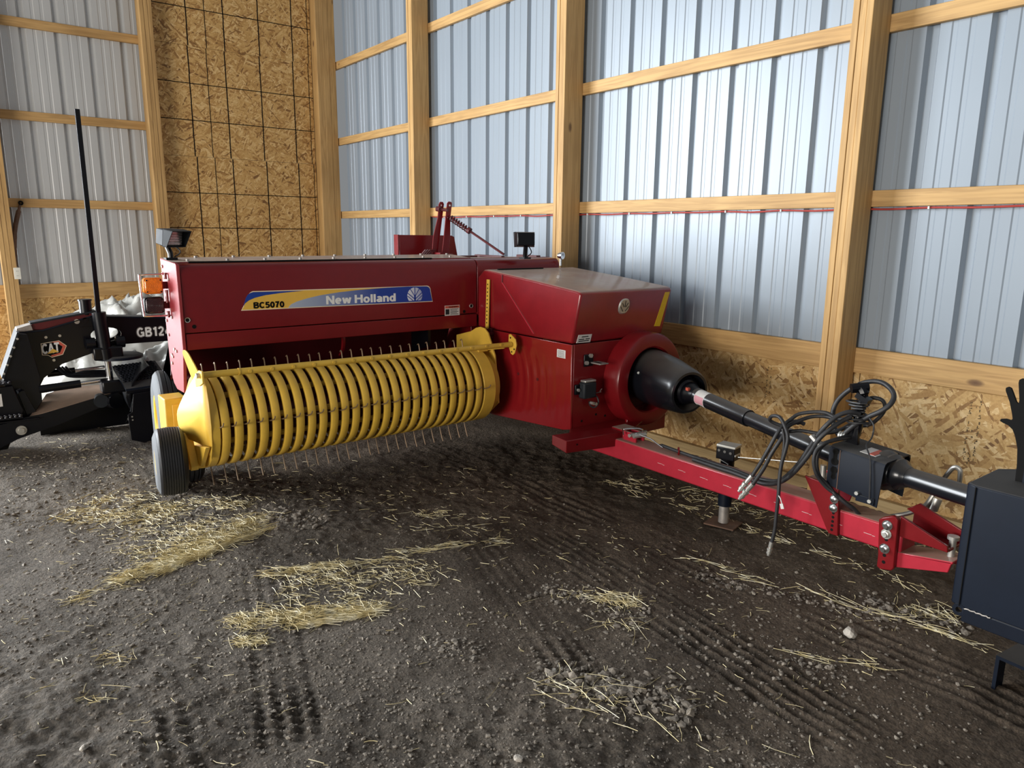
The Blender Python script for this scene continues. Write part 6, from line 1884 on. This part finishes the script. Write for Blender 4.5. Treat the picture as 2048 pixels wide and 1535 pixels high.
straws('straw', [(-2.18, 2.74, -1.95, 2.84, 0.025, 12, 0.16, 0.3, 0.15, 0.006), (-1.95, 2.78, -1.5, 2.92, 0.035, 20, 0.14, 0.3, 0.35, 0.008), (-1.50, 2.90, -0.95, 3.03, 0.03, 40, 0.19, 0.22, 0.22, 0.012), (-1.35, 2.93, -0.8, 3.06, 0.06, 18, 0.10, None, 0, 0.008)],
       'thin line of long stalks running towards the black box', 105)
straws('straw', [(-1.36, 2.42, -1.10, 2.58, 0.016, 15, 0.17, 0.55, 0.12, 0.006), (-1.30, 2.44, -1.12, 2.62, 0.05, 9, 0.12, None, 0, 0.006)],
       'wisp of long pale stalks below the round stone', 106)
straws('straw', [(-1.80, 1.54, -1.36, 1.84, 0.14, 70, 0.12, None, 0, 0.012), (-1.75, 1.50, -1.45, 1.62, 0.06, 14, 0.2, 0.4, 0.4, 0.01)],
       'stalks lying over the heap of clods near the front', 107)
straws('straw', [(-3.2, 3.32, -1.5, 3.72, 0.14, 360, 0.07, None, 0, 0.008), (-3.2, 3.22, -1.2, 3.34, 0.06, 200, 0.08, 0.1, 0.6, 0.010), (-1.25, 3.06, -1.05, 3.22, 0.07, 90, 0.10, None, 0, 0.015), (-1.5, 3.80, -0.7, 3.90, 0.06, 60, 0.08, None, 0, 0.01)],
       'litter of chaff and hay along the wall under the tongue', 108)
straws('straw', [(-2.85, 0.28, -2.76, 0.36, 0.045, 50, 0.06, None, 0, 0.012), (-2.62, 0.18, -2.57, 0.28, 0.05, 18, 0.07, None, 0, 0.008)],
       'bleached knot of straw at the lower left', 109)
straws('straw', [(-3.6, 1.75, -2.9, 2.2, 0.16, 70, 0.09, 0.9, 0.9, 0.005), (-3.05, 1.6, -2.85, 2.15, 0.05, 95, 0.13, 1.2, 0.4, 0.006), (-3.45, 1.95, -3.36, 2.12, 0.05, 50, 0.07, None, 0, 0.006)],
       'thin scatter of stalks in front of the reel', 110)
straws('straw', [(-5.2, 0.2, -1.2, 0.4, 0.5, 330, 0.045, None, 0, 0.003), (-3.6, 0.9, -1.0, 2.4, 0.9, 300, 0.036, None, 0, 0.003), (-3.2, 2.3, -1.0, 2.9, 0.4, 200, 0.034, None, 0, 0.003), (-6.4, 0.3, -4.2, 1.6, 0.6, 420, 0.05, None, 0, 0.004), (-4.4, 1.2, -3.4, 2.8, 0.5, 300, 0.045, None, 0, 0.003), (-3.4, 0.4, -1.2, 2.3, 0.7, 60, 0.11, None, 0, 0.004)],
       'odd stalks scattered all over the dirt floor', 111)

def ico():
    bm = bmesh.new()
    bmesh.ops.create_icosphere(bm, subdivisions=1, radius=1.0)
    v = np.array([tuple(x.co) for x in bm.verts])
    f = np.array([[q.index for q in fc.verts] for fc in bm.faces])
    bm.free()
    return v, f
IV, IF = ico()

def pebbles(name, spec, label, seed, mat='gravel'):
    r = np.random.default_rng(seed)
    V, F, base = [], [], 0
    for (x0, y0, x1, y1, hw, cnt, s0, s1) in spec:
        t = r.random(cnt)
        dx, dy = x1 - x0, y1 - y0
        l_ = max(1e-6, math.hypot(dx, dy))
        off = r.normal(0, hw * 0.6, cnt)
        px, py = x0 + dx * t - dy / l_ * off, y0 + dy * t + dx / l_ * off
        s = s0 + (s1 - s0) * r.random(cnt) ** 3
        jit = 1 + r.uniform(-0.42, 0.42, (cnt, len(IV), 1))
        sc = np.stack([s * r.uniform(0.8, 1.4, cnt), s * r.uniform(0.8, 1.2, cnt), s * r.uniform(0.35, 0.75, cnt)], -1)
        v = IV[None] * jit * sc[:, None, :]
        a = r.uniform(0, 6.28, cnt)
        ca_, sa_ = np.cos(a)[:, None], np.sin(a)[:, None]
        vx = v[..., 0] * ca_ - v[..., 1] * sa_
        vy = v[..., 0] * sa_ + v[..., 1] * ca_
        w = np.stack([vx + px[:, None], vy + py[:, None], v[..., 2] + (ground(px, py) + s * 0.10)[:, None]], -1)
        V.append(w.reshape(-1, 3))
        F.append((IF[None] + (np.arange(cnt) * len(IV))[:, None, None]).reshape(-1, 3) + base)
        base += cnt * len(IV)
    o = np_mesh(name, np.concatenate(V), np.concatenate(F), mat, smooth=False)
    return tag(o, label, 'gravel', None, 'stuff')

pebbles('gravel', [(-3.8, 0.3, -0.8, 2.6, 1.0, 6500, 0.0015, 0.009), (-6.0, 0.3, -3.6, 0.9, 0.5, 2600, 0.003, 0.013), (-3.8, 0.3, -1.4, 1.0, 0.6, 6000, 0.0014, 0.008), (-2.4, 0.3, -0.9, 1.9, 0.6, 6000, 0.0012, 0.006)],
        'small clods and grit lying loose over the dirt floor', 201)
pebbles('gravel', [(-1.84, 1.52, -1.38, 1.86, 0.10, 420, 0.004, 0.017), (-1.80, 1.60, -1.50, 1.72, 0.06, 120, 0.006, 0.020)],
        'low heap of grey-brown clods near the front', 202)
pebbles('gravel', [(-2.35, 1.98, -1.85, 2.15, 0.10, 220, 0.004, 0.015), (-1.70, 2.15, -1.15, 2.45, 0.12, 260, 0.003, 0.013), (-2.0, 2.66, -1.2, 2.96, 0.06, 240, 0.004, 0.015), (-1.4, 3.0, -1.0, 3.15, 0.08, 120, 0.006, 0.018), (-3.9, 1.25, -3.6, 1.5, 0.12, 150, 0.005, 0.018), (-2.25, 1.28, -2.05, 1.45, 0.07, 110, 0.004, 0.014)],
        'ridges of crumbled clods thrown up beside the wheel ruts', 203)
def stone(x, y, s, sq, label, seed, mat='stone'):
    r = np.random.default_rng(seed)
    bm = bmesh.new()
    bmesh.ops.create_icosphere(bm, subdivisions=2, radius=1.0)
    for v in bm.verts:
        n = 1 + 0.22 * math.sin(3.1 * v.co.x + seed) * math.cos(2.7 * v.co.y + seed * 2) + 0.12 * math.sin(5 * v.co.z + seed) + r.uniform(-0.05, 0.05)
        v.co = Vector((v.co.x * n * s * sq[0], v.co.y * n * s * sq[1], v.co.z * n * s * sq[2]))
    me = bpy.data.meshes.new('stone')
    bm.to_mesh(me)
    bm.free()
    me.materials.append(M[mat])
    o = bpy.data.objects.new('stone', me)
    COL.objects.link(o)
    o.location = (x, y, float(ground(np.array([x]), np.array([y]))[0]) + s * sq[2] * 0.45)
    return tag(o, label, 'stone')
stone(-1.285, 2.715, 0.026, (1.1, 0.9, 0.75), 'pale round stone lying alone in front of the black box', 3)

stone(-1.83, 1.615, 0.011, (1.1, 0.9, 0.8), 'small white stone just behind the front heap of clods', 8)
stone(-1.515, 1.20, 0.013, (1.2, 0.9, 0.7), 'smooth tan stone at the bottom edge of the picture', 12)
stone(-2.33, 0.16, 0.012, (1.0, 1.1, 0.7), 'small pale stone beside the tyre print at lower left', 15)
